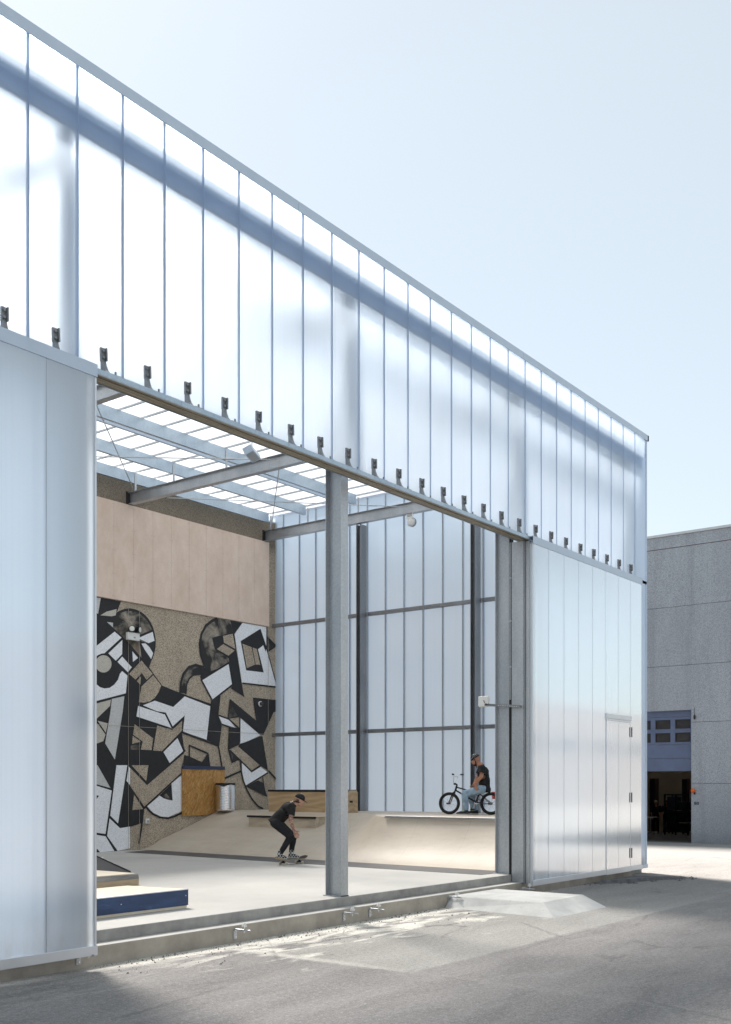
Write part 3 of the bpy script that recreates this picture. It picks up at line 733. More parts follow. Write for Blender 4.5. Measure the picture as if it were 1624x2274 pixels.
MURAL=[('P','S',[(17.529,5.412),(17.519,5.537),(17.489,5.656),(17.439,5.768),(17.372,5.867),(17.289,5.953),(17.192,6.022),(17.084,6.073),(16.968,6.106),(16.846,6.119),(16.723,6.112),(16.6,6.086),(16.481,6.042),(16.37,5.981),(16.267,5.904),(16.176,5.813),(16.099,5.711),(16.037,5.601),(15.992,5.484),(15.964,5.363),(15.955,5.242),(15.964,5.123),(15.992,5.008),(16.037,4.901),(16.099,4.803),(16.176,4.718),(16.267,4.647),(16.37,4.592),(16.481,4.555),(16.6,4.536),(16.723,4.537),(16.846,4.557),(16.968,4.596),(17.084,4.654),(17.192,4.728),(17.289,4.819),(17.372,4.922),(17.439,5.036),(17.489,5.158),(17.519,5.284)]),
('L','K',[(17.52,5.411),(17.51,5.536),(17.48,5.655),(17.431,5.767),(17.365,5.866),(17.282,5.952),(17.186,6.021),(17.08,6.073),(16.965,6.106),(16.845,6.119),(16.723,6.112),(16.601,6.087),(16.484,6.042),(16.373,5.981),(16.272,5.904),(16.182,5.814),(16.106,5.712),(16.044,5.601),(16.0,5.485),(15.973,5.364),(15.963,5.243),(15.973,5.123),(16.0,5.009),(16.044,4.901),(16.106,4.804),(16.182,4.719),(16.272,4.648),(16.373,4.593),(16.484,4.555),(16.601,4.536),(16.723,4.537),(16.845,4.557),(16.965,4.596),(17.08,4.653),(17.186,4.728),(17.282,4.818),(17.365,4.921),(17.431,5.035),(17.48,5.157),(17.51,5.283),(17.52,5.411)],0.062,False),
('P','K',[(15.704,6.282),(16.463,6.272),(16.36,6.03),(16.317,5.984),(16.241,5.853),(16.227,5.622),(16.514,5.438),(16.758,5.274),(17.13,4.966),(17.346,4.777),(17.474,4.648),(17.76,4.368),(18.109,4.273),(17.92,3.584),(15.704,3.471)]),
('P','K',[(17.76,4.368),(18.416,4.216),(19.436,4.019),(19.239,3.037),(18.392,3.224),(18.081,3.282),(16.926,3.531),(17.005,3.918)]),
('P','K',[(15.696,3.701),(17.538,3.809),(18.081,3.285),(18.407,3.272),(18.502,2.757),(18.47,2.677),(18.449,2.376),(18.385,2.296),(18.385,2.17),(17.259,1.367),(17.16,1.3),(17.121,0.982),(16.752,0.902),(16.737,0.392),(16.364,0.336),(15.696,0.335)]),
('P','K',[(16.987,5.429),(17.184,5.374),(17.319,5.372),(17.511,5.452),(17.544,5.441),(17.529,5.257),(17.419,4.966),(17.337,4.783),(17.094,4.99),(17.058,5.25)]),
('P','B',[(16.653,5.344),(16.969,5.372),(17.058,5.25),(17.04,5.068),(16.81,5.258)]),
('P','W',[(17.094,5.337),(17.22,5.357),(17.346,5.28),(17.465,5.138),(17.401,4.992),(17.202,5.195)]),
('P','W',[(16.987,5.457),(17.447,5.662),(17.511,5.452),(17.319,5.372)]),
('L','K',[(16.987,5.491),(17.456,5.698)],0.049,False),
('P','G',[(15.704,6.262),(15.869,6.272),(15.79,5.889),(15.704,5.918)]),
('P','C',[(15.856,5.864),(16.039,5.975),(16.334,6.074),(16.309,5.922),(16.19,5.884)]),
('P','G',[(16.047,5.734),(16.224,5.628),(16.227,5.736)]),
('P','W',[(15.704,5.109),(16.275,5.533),(16.48,5.414),(15.972,4.989),(15.889,4.975),(15.79,4.931),(15.704,4.87)]),
('P','W',[(16.089,5.001),(16.506,5.362),(16.5,5.022),(16.309,4.847)]),
('P','W',[(16.36,4.825),(16.5,4.967),(16.793,4.735),(16.67,4.608)]),
('P','W',[(16.81,5.121),(16.987,4.98),(16.828,4.869)]),
('P','C',[(16.181,4.761),(16.179,4.793),(16.17,4.823),(16.156,4.852),(16.136,4.877),(16.112,4.899),(16.084,4.917),(16.053,4.931),(16.019,4.94),(15.983,4.944),(15.947,4.943),(15.91,4.937),(15.875,4.926),(15.841,4.91),(15.81,4.891),(15.783,4.868),(15.759,4.841),(15.741,4.812),(15.727,4.782),(15.718,4.75),(15.716,4.718),(15.718,4.687),(15.727,4.657),(15.741,4.629),(15.759,4.604),(15.783,4.582),(15.81,4.564),(15.841,4.55),(15.875,4.54),(15.91,4.536),(15.947,4.537),(15.983,4.542),(16.019,4.553),(16.053,4.568),(16.084,4.587),(16.112,4.61),(16.136,4.637),(16.156,4.666),(16.17,4.697),(16.179,4.729)]),
('P','W',[(15.704,4.3),(15.74,4.249),(15.839,4.19),(15.972,4.167),(16.122,4.191),(16.258,4.275),(16.377,4.406),(16.428,4.546),(16.497,4.62),(16.662,4.525),(16.609,4.097),(15.704,3.849)]),
('P','T',[(16.709,4.57),(17.094,4.928),(17.447,4.632),(17.256,4.47),(17.103,4.624),(16.907,4.449)]),
('P','T',[(16.943,4.417),(17.076,4.539),(17.058,4.336)]),
('P','T',[(17.094,4.297),(17.465,4.599),(17.723,4.366),(17.64,4.197),(17.511,4.048),(17.365,3.954),(17.184,3.908),(17.005,3.911)]),
('P','C',[(15.704,3.789),(16.165,3.918),(16.139,3.769),(15.74,3.439),(15.704,3.451)]),
('P','G',[(16.19,3.934),(16.566,4.026),(16.515,3.659),(16.439,3.283),(16.28,2.507),(15.994,2.883),(16.077,3.282),(16.15,3.639)]),
('P','C',[(15.777,3.4),(16.068,3.355),(16.013,3.132)]),
('P','C',[(15.696,3.338),(15.786,3.327),(16.003,3.088),(15.94,2.932),(15.696,2.851)]),
('P','G',[(15.696,2.35),(15.768,2.373),(16.15,1.834),(15.75,1.922),(15.696,1.987)]),
('P','W',[(15.696,1.9),(16.187,1.775),(16.003,0.757),(15.696,0.804)]),
('P','K',[(15.696,1.682),(15.813,1.653),(15.696,1.523)]),
('P','W',[(16.327,2.375),(16.653,2.38),(16.374,0.995),(16.141,1.186)]),
('P','W',[(16.695,2.35),(16.743,2.306),(16.737,1.901),(16.628,2.005)]),
('P','W',[(16.123,1.12),(16.43,0.882),(16.737,0.91),(16.737,0.392),(16.364,0.343),(16.049,0.711)]),
('P','W',[(15.696,0.753),(16.003,0.705),(16.262,0.348),(15.84,0.34),(15.696,0.419)]),
('P','K',[(15.696,0.434),(15.768,0.416),(15.849,0.332),(15.696,0.335)]),
('P','T',[(16.878,3.371),(17.458,3.052),(17.408,2.759),(17.072,2.765),(17.131,2.964),(16.829,3.12)]),
('P','T',[(16.82,3.089),(17.072,2.955),(16.8,2.896)]),
('P','S',[(16.762,2.854),(16.907,2.881),(17.062,2.871),(17.033,2.757),(16.752,2.754)]),
('P','T',[(17.589,3.373),(18.081,3.278),(18.417,3.529),(18.402,3.275),(17.741,2.745),(17.458,2.753)]),
('P','W',[(18.259,3.088),(18.449,2.763),(17.998,2.455),(17.792,2.723)]),
('P','T',[(16.781,2.382),(17.309,2.39),(17.239,2.0)]),
('P','T',[(16.747,2.313),(17.263,1.901),(18.481,2.709),(18.375,2.209),(17.18,1.383),(16.737,1.886)]),
('P','T',[(16.858,1.675),(17.141,1.323),(16.806,1.302)]),
('P','W',[(17.269,1.39),(17.7,1.661),(17.802,1.583),(17.946,1.543),(18.091,1.518),(18.06,1.948),(18.375,2.138),(18.513,2.186),(18.513,1.299),(18.375,1.238),(17.946,1.106),(17.7,1.128),(17.458,1.225)]),
('P','K',[(17.66,1.646),(18.05,1.932),(18.095,1.518),(17.946,1.54),(17.802,1.575)]),
('P','S',[(17.761,1.638),(17.884,1.699),(18.029,1.565),(17.864,1.575)]),
('L','K',[(17.239,1.367),(17.338,1.274),(17.458,1.195),(17.7,1.105),(17.946,1.083),(18.154,1.117),(18.492,1.236)],0.05,False),
('L','K',[(17.15,1.315),(17.092,0.884),(17.013,0.493)],0.054,False),
('P','S',[(19.634,6.264),(20.13,6.27),(20.222,5.981),(19.48,5.753),(19.568,5.46),(20.062,5.269),(20.062,5.172),(19.348,4.821),(19.174,4.979),(19.056,5.251),(19.013,5.528),(19.066,5.801),(19.239,6.041),(19.436,6.176)]),
('L','K',[(19.646,6.269),(19.436,6.168),(19.239,6.025),(19.088,5.803),(19.024,5.529),(19.066,5.252),(19.174,5.026),(19.348,4.828)],0.073,False),
('P','K',[(20.13,6.278),(20.593,6.27),(20.291,5.949),(20.36,5.509),(20.569,4.63),(20.663,4.279),(20.164,4.472),(20.217,4.586),(20.089,5.158),(20.062,5.317),(20.332,5.49),(20.222,5.981)]),
('P','K',[(19.458,5.742),(20.222,5.981),(20.348,5.508),(20.062,5.269),(19.557,5.451)]),
('P','T',[(19.862,5.836),(20.222,5.933),(20.325,5.538),(19.892,5.662)]),
('P','T',[(19.634,5.467),(19.869,5.62),(20.291,5.494),(20.062,5.333)]),
('P','W',[(20.593,6.27),(21.532,6.268),(21.532,5.696),(21.956,4.736),(21.944,4.667),(20.569,4.662),(20.291,5.924)]),
('P','K',[(20.523,5.771),(21.281,6.184),(21.532,5.679),(21.482,5.489),(21.433,5.006),(20.734,5.004)]),
('P','W',[(21.201,5.62),(21.408,5.753),(21.544,5.512),(21.918,4.767),(21.433,5.006)]),
('P','T',[(20.593,5.705),(20.948,5.652),(21.08,5.192),(20.758,5.064)]),
('P','T',[(20.984,5.647),(21.153,5.623),(21.286,5.202),(21.104,5.194)]),
('L','K',[(21.556,6.271),(21.556,5.631)],0.031,False),
('L','K',[(21.281,6.184),(21.544,5.68),(21.956,4.702)],0.038,False),
('L','K',[(20.593,4.648),(21.956,4.642)],0.045,False),
('P','K',[(21.581,6.021),(21.969,5.792),(21.581,5.566)]),
('P','S',[(21.606,5.872),(21.881,5.774),(21.606,5.653)]),
('P','S',[(18.351,4.229),(18.372,4.492),(18.454,4.729),(18.642,4.915),(18.874,4.999),(19.153,4.977),(19.131,4.786),(18.811,4.744),(18.642,4.621),(18.558,4.46),(18.538,4.227)]),
('L','K',[(18.351,4.229),(18.372,4.492),(18.454,4.714),(18.642,4.9),(18.874,4.975),(19.174,4.947)],0.073,False),
('L','K',[(18.538,4.211),(18.563,4.46),(18.653,4.614),(18.811,4.728),(19.142,4.779)],0.049,False),
('P','K',[(19.131,4.975),(19.348,4.836),(19.657,4.959),(19.088,4.61),(19.045,4.685)]),
('P','W',[(19.099,4.611),(20.073,5.133),(20.203,4.585),(19.48,4.133)]),
('L','K',[(19.077,4.617),(20.08,5.149),(20.217,4.578),(19.469,4.109)],0.045,True),
('P','K',[(19.436,4.114),(19.768,4.256),(19.69,3.747),(19.813,3.481),(19.735,3.027),(19.725,2.938),(19.248,3.078),(19.392,3.969)]),
('P','W',[(17.13,3.842),(17.511,3.978),(18.109,3.859),(18.496,4.15),(19.392,3.953),(19.261,3.078),(18.438,3.257),(18.496,3.668),(18.091,3.372),(17.864,3.704),(17.559,3.725)]),
('P','W',[(16.978,3.819),(17.807,3.657),(17.823,3.67),(18.05,3.331),(16.926,3.561)]),
('P','K',[(20.107,4.198),(21.128,3.666),(20.996,4.289),(21.956,4.277),(21.956,3.97),(21.83,3.929),(21.408,3.286),(21.262,3.297),(20.488,3.733),(20.028,3.661)]),
('P','D',[(20.125,4.094),(20.406,3.753),(20.05,3.67)]),
('P','T',[(20.096,3.656),(20.453,3.715),(20.441,3.428)]),
('P','K',[(20.073,3.445),(20.488,3.43),(20.489,3.003),(20.038,2.831),(20.085,3.449)]),
('P','W',[(19.701,3.708),(20.062,3.646),(20.325,3.432),(19.824,3.522)]),
('L','K',[(19.701,3.732),(20.062,3.657),(20.464,3.421)],0.045,False),
('L','K',[(19.813,3.505),(20.13,3.439)],0.035,False),
('P','W',[(20.504,3.701),(21.286,3.273),(20.699,3.058),(20.489,3.02)]),
('L','K',[(20.495,3.725),(20.488,3.051)],0.035,False),
('L','K',[(18.407,3.24),(19.679,2.937)],0.054,False),
('L','K',[(19.679,2.945),(19.748,2.675),(19.817,2.379)],0.05,False),
('L','K',[(18.269,3.132),(18.385,2.961),(18.503,2.75)],0.05,False),
('P','K',[(18.481,2.662),(18.632,2.642),(19.092,2.498),(19.27,2.697),(19.338,2.715),(19.394,2.373),(18.449,2.36)]),
('L','K',[(18.654,2.626),(18.654,2.914),(19.326,2.718)],0.045,False),
('P','K',[(20.038,2.848),(20.12,2.833),(20.477,2.59),(20.179,2.484)]),
('P','D',[(20.144,2.767),(20.25,2.686),(20.191,2.56)]),
('P','K',[(20.489,3.003),(21.276,3.243),(21.376,3.247),(21.592,2.317),(21.238,2.468),(20.417,2.942)]),
('P','T',[(20.12,2.833),(20.417,2.942),(21.238,2.459),(20.94,2.301)]),
('L','K',[(20.12,2.82),(20.94,2.279),(21.288,2.437)],0.047,False),
('P','W',[(20.562,2.499),(20.94,2.244),(21.301,2.405),(21.567,2.264),(20.707,1.891),(20.574,2.187)]),
('L','K',[(20.525,2.574),(20.537,2.288),(20.622,2.018),(20.768,1.764),(20.964,1.524),(21.188,1.333),(21.389,1.261)],0.047,False),
('L','K',[(20.707,1.874),(21.605,2.251)],0.036,False),
('L','K',[(21.592,2.317),(21.954,2.058)],0.05,False),
('L','K',[(19.91,2.082),(20.549,2.288)],0.05,False),
('P','K',[(20.731,1.866),(21.188,2.037),(21.402,1.969),(21.567,1.579)]),
('L','K',[(21.376,2.124),(21.452,1.813)],0.032,False)]
EXTRA = [('P','K',[(11.5,.36),(15.72,.36),(15.72,6.27),(12.2,6.27)]),('P','W',[(12.6,4.6),(14.2,6.2),(15.0,5.6),(13.2,4.1)]),('P','C',[(14.9,4.9),(15.72,5.4),(15.72,4.1),(15.1,4.2)]),
         ('P','T',[(12.3,2.2),(13.4,3.8),(14.6,3.0),(13.6,1.5)]),('P','W',[(14.0,.5),(15.5,.5),(15.6,2.6),(14.8,3.0)]),('P','G',[(12.1,.5),(13.5,.5),(13.2,1.3)])]
def mural():
    m = MB(); mats = ['paint_K', 'paint_W', 'paint_G', 'paint_C', 'paint_S', 'paint_D', 'paint_B', 'agg_tan']; ix = dict(zip('KWGCSDBT', range(8)))
    y = YW - 0.002
    for sh in EXTRA + MURAL:
        y -= 0.0002; m.cur = ix[sh[1]]; pts = [Vector((p[0], p[1], 0)) for p in sh[2]]
        if sh[0] == 'P':
            for tri in tessellate_polygon([pts]): m.add([(pts[i].x, y, pts[i].y) for i in tri], [(0, 1, 2)])
        else:
            w = sh[3] / 2; cl = sh[4]; n_ = len(pts); L, Rr = [], []
            for i, p in enumerate(pts):
                a = pts[i - 1] if (i or cl) else None; b = pts[(i + 1) % n_] if (i < n_ - 1 or cl) else None
                d1 = (p - a).normalized() if a is not None else None; d2 = (b - p).normalized() if b is not None else None
                if d1 is None: d1 = d2
                if d2 is None: d2 = d1
                t = (d1 + d2).normalized(); nn = Vector((-t.y, t.x, 0)); k = w / max(0.35, nn.dot(Vector((-d1.y, d1.x, 0))))
                k *= 1 + 0.18 * noise.noise(Vector((p.x * 3, p.y * 3, 1)))
                L.append(p + nn * k); Rr.append(p - nn * k)
            for i in range(n_ if cl else n_ - 1):
                j = (i + 1) % n_
                m.add([(q.x, y, q.y) for q in (L[i], L[j], Rr[j], Rr[i])], [(0, 1, 2, 3)])
    o = put('mural', m.mesh('mural', mats), old)
    bm = bmesh.new(); bm.from_mesh(o.data)
    for f in bm.faces:
        f.normal_update()
        if f.normal.y > 0: f.normal_flip()
    bm.to_mesh(o.data); bm.free()
mural()
# fixtures on the mural wall
e = wthing('emergency_light', 'white twin-head emergency light on the mural', 'light', (16.79, YW - .03, 5.47))
box('housing', 'white_plastic', (16.59, YW - .115, 5.375, 16.95, YW - .03, 5.555), e, .008)
box('test_panel', 'grey_plastic', (16.76, YW - .118, 5.42, 16.82, YW - .1155, 5.46), e)
for x, dx in ((16.71, -.05), (16.86, .05)):
    m = MB(); m.tube([(x, YW - .07, 5.555), (x, YW - .07, 5.60)], .015, 8); m.build('stem', 'black_steel', e)
    a, b = Vector((x, YW - .05, 5.64)), Vector((x + dx, YW - .17, 5.635))
    h = MB().tube([a, a + (b - a) * .3, b], [.04, .068, .075], 16).build('lamp_head', 'black_steel', e, True)
    v = (b - a).normalized(); MB().tube([b - v * .01, b + v * .006, b + v * .014], [.062, .062, .03], 16).build('lens', 'lens', h, True)
e = wthing('dome_camera', 'small white dome camera on the black part of the mural', 'camera', (21.26, YW - .03, 4.13))
MB().lathe([(.075, -.02), (.075, -.05), (.06, -.06)], (21.26, YW - .012, 4.13), 'Y').build('base', 'white_plastic', e, True)
MB().lathe([(.056, -.06), (.055, -.085), (.04, -.115), (.015, -.128)], (21.26, YW - .012, 4.13), 'Y').build('dome', 'dark_glass', e, True)
e = wthing('wall_socket', 'small grey socket box low on the mural wall', 'socket', (17.24, YW - .03, 1.03))
box('cover', 'white_plastic', (17.19, YW - .075, .97, 17.29, YW - .03, 1.09), e, .006)
box('flap', 'grey_plastic', (17.205, YW - .082, .99, 17.275, YW - .0755, 1.05), e, .003)

# ------------------------------------------------------------------ skate ramps
ramp = wthing('skate_ramp', 'pale wooden bank and quarter pipe with platform along the end wall', 'ramp', (18, 14, SLAB))
ZP = 1.24
def smooth(t): t = max(0, min(1, t)); return t * t * (3 - 2 * t)
m = MB(); ys = [9.78 + 10.06 * j / 48 for j in range(49)]; nu = 20
for y in ys:
    k = smooth((y - 13.0) / 2.0)
    xa = 16.62 + (y - 9.78) * 0.036; xb = 17.82 + k * 1.85
    for i in range(nu + 1):
        u = i / nu
        q = 1 - math.sqrt(max(0, 1 - (u * .62) ** 2)); q /= 1 - math.sqrt(1 - .62 ** 2)
        b = u if u > .25 else u * u / .25 * .5 + u * .5 * (u / .25)
        z = (1 - k) * q + k * (0.35 * q + 0.65 * b) if k < 1 else 0.12 * q + 0.88 * b
        if k < 1: z = (1 - k) * q + k * (0.12 * q + 0.88 * b)
        m.v.append((xa + (xb - xa) * u, y, SLAB + .006 + (ZP - SLAB - .006) * z))
W = nu + 1
for j in range(48):
    for i in range(nu): m.f.append((j * W + i, j * W + i + 1, (j + 1) * W + i + 1, (j + 1) * W + i)); m.mi.append(0)
m.build('riding_surface', 'ramp_board', ramp, True)
m = MB()
for j in range(48):      # platform deck between the ramp's crest and the end wall
    a, b = m.v.__len__(), 0
    def xb(y): return 17.82 + smooth((y - 13.0) / 2.0) * 1.85
    y0, y1 = ys[j], ys[j + 1]
    m.add([(xb(y0), y0, ZP), (XE - .08, y0, ZP), (XE - .08, y1, ZP), (xb(y1), y1, ZP)], [(0, 1, 2, 3)])
m.build('platform_deck', 'ramp_board', ramp)
m = MB(); prof = []
y = 9.78
for i in range(nu + 1):
    prof.append(m.v.__len__()); 
side = [(16.62 + 1.2 * i / nu, SLAB + .006 + (ZP - SLAB - .006) * ((1 - math.sqrt(max(0, 1 - (i / nu * .62) ** 2))) / (1 - math.sqrt(1 - .62 ** 2)))) for i in range(nu + 1)]
m.prism(side + [(XE - .08, ZP - .001), (XE - .08, SLAB)], 1, 9.76, 9.778); m.build('side_panel', 'ply', ramp)
MB().tube([(17.80, 9.78, ZP + .012), (17.80, 13.05, ZP + .012)], .013, 12).build('coping', 'galv_dark', ramp, True)
box('coping_seat', 'galv_dark', (17.765, 9.78, ZP - .022, 17.785, 13.05, ZP - .008), ramp)
m = MB(); z = SLAB
rnd = random.Random(2)
yy = [9.5, 11.9, 14.4, 16.9, 19.4]
for a, b in zip(yy[:-1], yy[1:]):
    def xf(y): return 15.80 + max(0, y - 11) * .045
    def xk(y): return 16.66 + (y - 9.78) * .036
    mm = MB(); a2, b2 = a + .003, b - .003
    mm.add([(xf(a2), a2, z + .003), (xf(b2), b2, z + .003), (xk(b2), b2, z + .010), (xk(a2), a2, z + .010), (xf(a2), a2, z), (xf(b2), b2, z), (xk(b2), b2, z), (xk(a2), a2, z)],
           [(3, 2, 1, 0), (4, 5, 1, 0), (5, 6, 2, 1), (6, 7, 3, 2), (7, 4, 0, 3)])
    mm.build('toe_plate', 'base_plate', ramp)
# ledge set into the bank, box on the platform, side of the ramp at the wall
l = wthing('bank_ledge', 'low plywood grind ledge set into the bank behind the skater', 'ledge', (19, 16.7, 1.0))
m = MB(); m.prism([(18.70, .84), (18.70, 1.15), (19.75, 1.15), (19.75, 1.05)], 1, 15.68, 17.82); m.build('box', 'ply_dirty', l, bevel=.003)
box('top', 'ply_dirty', (18.71, 15.67, 1.151, 19.75, 17.83, 1.166), l); box('grind_edge', 'black_steel', (18.66, 15.68, 1.125, 18.71, 17.84, 1.172), l, .004)
l = wthing('grind_box', 'long plywood box with black edge on the platform by the end wall', 'ledge', (20, 16.9, ZP))
box('front_panel', 'ply', (19.77, 15.60, ZP, 19.785, 18.14, ZP + .515), l); box('end_panel', 'ply', (19.786, 15.60, ZP, 20.17, 15.615, ZP + .515), l)
box('end_panel', 'ply', (19.786, 18.125, ZP, 20.17, 18.14, ZP + .515), l); box('back_panel', 'ply', (20.155, 15.616, ZP, 20.17, 18.124, ZP + .515), l)
box('top', 'ply_dirty', (19.80, 15.60, ZP + .516, 20.15, 18.14, ZP + .535), l)
box('grind_edge', 'black_steel', (19.755, 15.585, ZP + .50, 19.80, 18.155, ZP + .55), l, .004); box('grind_edge', 'black_steel', (20.151, 15.585, ZP + .50, 20.185, 18.155, ZP + .55), l, .004)
box('hand_hole', 'dark_void', (19.85, 15.597, ZP + .24, 19.97, 15.5995, ZP + .29), l)
o = wthing('osb_board', 'orange-brown chipboard panel with navy strip against the mural', 'board', (19.1, YW - .2, 1.2))
m = MB(); m.prism([(18.385, 1.125), (19.2, 1.135), (19.88, 1.245), (19.88, 2.31), (18.385, 2.31)], 1, YW - .055, YW - .035); m.build('board', 'osb', o)
box('capping', 'navy', (18.385, YW - .075, 2.311, 19.875, YW - .033, 2.395), o, .003)
o = wthing('metal_bin', 'ribbed silver metal bin with a black liner beside the chipboard panel', 'bin', (19.62, 19.52, ZP))
prof = [(.235, 0)]; z = .02
while z < .68: prof += [(.248, z), (.248, z + .008), (.255, z + .016), (.248, z + .024), (.248, z + .028)]; z += .042
prof += [(.25, .70)]
MB().lathe(prof, (19.60, 19.50, ZP), 'Z', 40).build('drum', 'chrome', o, True)
m = MB(); pr = []
for k in range(40):
    th = 2 * math.pi * k / 40; m.v.append((19.60 + .256 * math.cos(th), 19.50 + .256 * math.sin(th), ZP + .66 + .018 * math.sin(3 * th) - .01 * math.cos(5 * th)))
for k in range(40):
    th = 2 * math.pi * k / 40; m.v.append((19.60 + .258 * math.cos(th), 19.50 + .258 * math.sin(th), ZP + .715 + .006 * math.sin(4 * th)))
for k in range(40):
    th = 2 * math.pi * k / 40; m.v.append((19.60 + .20 * math.cos(th), 19.50 + .20 * math.sin(th), ZP + .60))
for r_ in (0, 40):
    for k in range(40): m.f.append((r_ + k, r_ + (k + 1) % 40, r_ + 40 + (k + 1) % 40, r_ + 40 + k)); m.mi.append(0)
m.f.append(tuple(range(80, 120))); m.mi.append(0)
m.build('liner', 'black_rubber', o, True)
# boxes at the left on the floor
o = wthing('blue_skate_box', 'low skate box with scuffed blue front and pale plywood top', 'skate box', (8.4, 10.2, SLAB))
box('blue_front', 'blue_paint', (5.9, 9.91, SLAB + .035, 9.30, 9.93, SLAB + .232), o, .002)
box('front_edge', 'alu', (5.9, 9.905, SLAB + .2325, 9.302, 9.94, SLAB + .242), o)
m = MB(); m.prism([(9.93, SLAB + .005), (9.932, SLAB + .225), (10.60, SLAB + .225), (10.60, SLAB + .005)], 0, 5.9, 9.29); m.build('body', 'ply', o)
box('plinth', 'ply_pale', (5.9, 9.915, SLAB + .002, 9.27, 9.929, SLAB + .034), o)
m = MB(); m.add([(5.9, 9.941, SLAB + .238), (9.30, 9.941, SLAB + .238), (9.15, 10.9, SLAB + .238), (5.9, 10.9, SLAB + .238), (5.9, 9.941, SLAB + .226), (9.30, 9.941, SLAB + .226), (9.15, 10.9, SLAB + .226), (5.9, 10.9, SLAB + .226)], [(0, 1, 2, 3), (7, 6, 5, 4), (0, 4, 5, 1), (1, 5, 6, 2), (2, 6, 7, 3)]); m.build('top', 'ply_pale', o)
m = MB()
for x, z in ((8.22, .14), (9.255, .16), (7.0, .15)): m.tube([(x, 9.911, SLAB + z), (x, 9.906, SLAB + z)], .007, 8)
m.build('screws', 'white_plastic', o)
o = wthing('timber_skate_box', 'low skate box with grey weathered timber edge behind the blue box', 'skate box', (10, 13.2, SLAB))
m = MB(); m.prism([(12.81, SLAB + .005), (12.81, SLAB + .10), (13.9, SLAB + .10), (13.9, SLAB + .005)], 0, 8.0, 10.98); m.build('plinth', 'ply_edge', o, bevel=.004)
m = MB(); m.prism([(12.80, SLAB + .101), (12.82, SLAB + .172), (13.95, SLAB + .172), (13.95, SLAB + .101)], 0, 8.0, 10.975); m.build('timber_edge', 'grey_timber', o, bevel=.006)
box('top', 'ply_pale', (8.0, 12.83, SLAB + .173, 10.93, 13.94, SLAB + .186), o)
o = wthing('black_wedge', 'black wedge ramp behind the timber-edged skate box', 'ramp', (11.5, 15.5, SLAB))
m = MB(); m.prism([(14.55, SLAB + .004), (15.35, SLAB + .30), (15.40, SLAB + .30), (15.40, SLAB + .004)], 0, 9.0, 12.35)
m.v = [(x - (.0 if z < SLAB + .1 else .22) if x > 12 else x, y, z) for x, y, z in m.v]
m.build('wedge', 'base_plate', o, bevel=.006)
m = MB(); m.tube([(12.32, 14.6, SLAB + .03), (12.12, 15.36, SLAB + .305)], .016, 6); m.build('edge_rail', 'black_steel', o)
for i in range(3): MB().tube([(12.24 - .03 * i, 14.95 + .13 * i, SLAB + .155 + .05 * i), (12.24 - .03 * i, 14.94 + .13 * i, SLAB + .165 + .05 * i)], .012, 8).build('screw', 'chrome', o)

# ------------------------------------------------------------------ things hung in the hall
o = wthing('floodlight', 'small pale floodlight hung under the roof near the front beam', 'light', (15.95, 15.1, 8.74))
m = MB(); m.prism([(-.20, -.06), (.20, -.06), (.24, .07), (-.24, .07)], 1, -.10, .10)
hd = put('housing', m.mesh('housing', 'alu_white'), o)
hd.matrix_parent_inverse = Matrix(); hd.location = (0, 0, 0); hd.rotation_euler = (R(-25), R(8), R(20))
lm = MB().box(-.17, -.075, -.07, .17, .075, -.061).build('lens', 'grey_plastic', hd)
m = MB(); m.tube([(15.95, 15.1, 8.78), (15.95, 15.1, 9.10)], .012, 6); m.build('stem', 'galv', o)
o = wthing('alarm_bell', 'grey alarm bell with a small white sign under the far beam', 'alarm', (21.45, 14.95, 8.5))
box('sign', 'white_plastic', (21.44, 14.86, 8.50, 21.45, 15.06, 8.645), o)
m = MB()
for i, (z, w) in enumerate(((8.615, .07), (8.585, .06), (8.555, .065))):
    y = 14.96 - w
    while y < 14.96 + w: m.box(21.4375, y, z - .008, 21.4395, y + .012, z + .008); y += .02
m.build('sign_lettering', 'black_steel', o)
MB().lathe([(.10, 0), (.115, .03), (.11, .07), (.06, .11), (.02, .12)], (21.50, 14.95, 8.42), 'X', 20).build('housing_back', 'grey_plastic', o, True)
MB().lathe([(.03, 0), (.09, .015), (.115, .05), (.115, .06)], (21.43, 14.95, 8.42), 'X', 20).build('gong', 'white_plastic', o, True)
m = MB(); m.tube([(21.50, 14.95, 8.52), (21.50, 14.95, 8.62)], .012, 6); m.build('bracket', 'black_steel', o)
o = wthing('antenna_box', 'white antenna box on a slotted steel arm beside the right column', 'antenna', (16.15, 9.6, 3.35))
m = MB(); m.prism([(8.92, 3.235), (8.92, 3.275), (9.62, 3.335), (9.62, 3.295)], 0, 16.10, 16.14); m.build('arm', 'galv_dark', o)
m = MB(); m.prism([(8.92, 3.2755), (8.92, 3.279), (9.62, 3.339), (9.62, 3.3355)], 0, 16.08, 16.16); m.build('arm_flange', 'galv', o)
m = MB()
for i in range(9): y = 8.97 + .045 * i; m.box(16.098, y, 3.252 + .085 * (y - 8.92), 16.0995, y + .022, 3.264 + .085 * (y - 8.92))
m.build('slots', 'lens', o)
box('antenna', 'white_plastic', (16.10, 9.55, 3.30, 16.135, 9.76, 3.47), o, .012)
box('backplate', 'white_plastic', (16.136, 9.56, 3.285, 16.17, 9.77, 3.44), o, .01)
MB().tube([(16.12, 9.60, 3.33), (16.10, 9.63, 3.36), (16.098, 9.64, 3.40)], .006, 6).build('cable', 'black_rubber', o)
o = wthing('red_box', 'small red box on the end wall behind the bicycle, cut by the steel column', 'box', (21.75, 12.7, 1.65))
box('casing', 'red_plastic', (21.70, 12.60, 1.575, 21.80, 12.78, 1.715), o, .02); box('lid', 'red_plastic', (21.685, 12.60, 1.72, 21.80, 12.78, 1.745), o, .008)
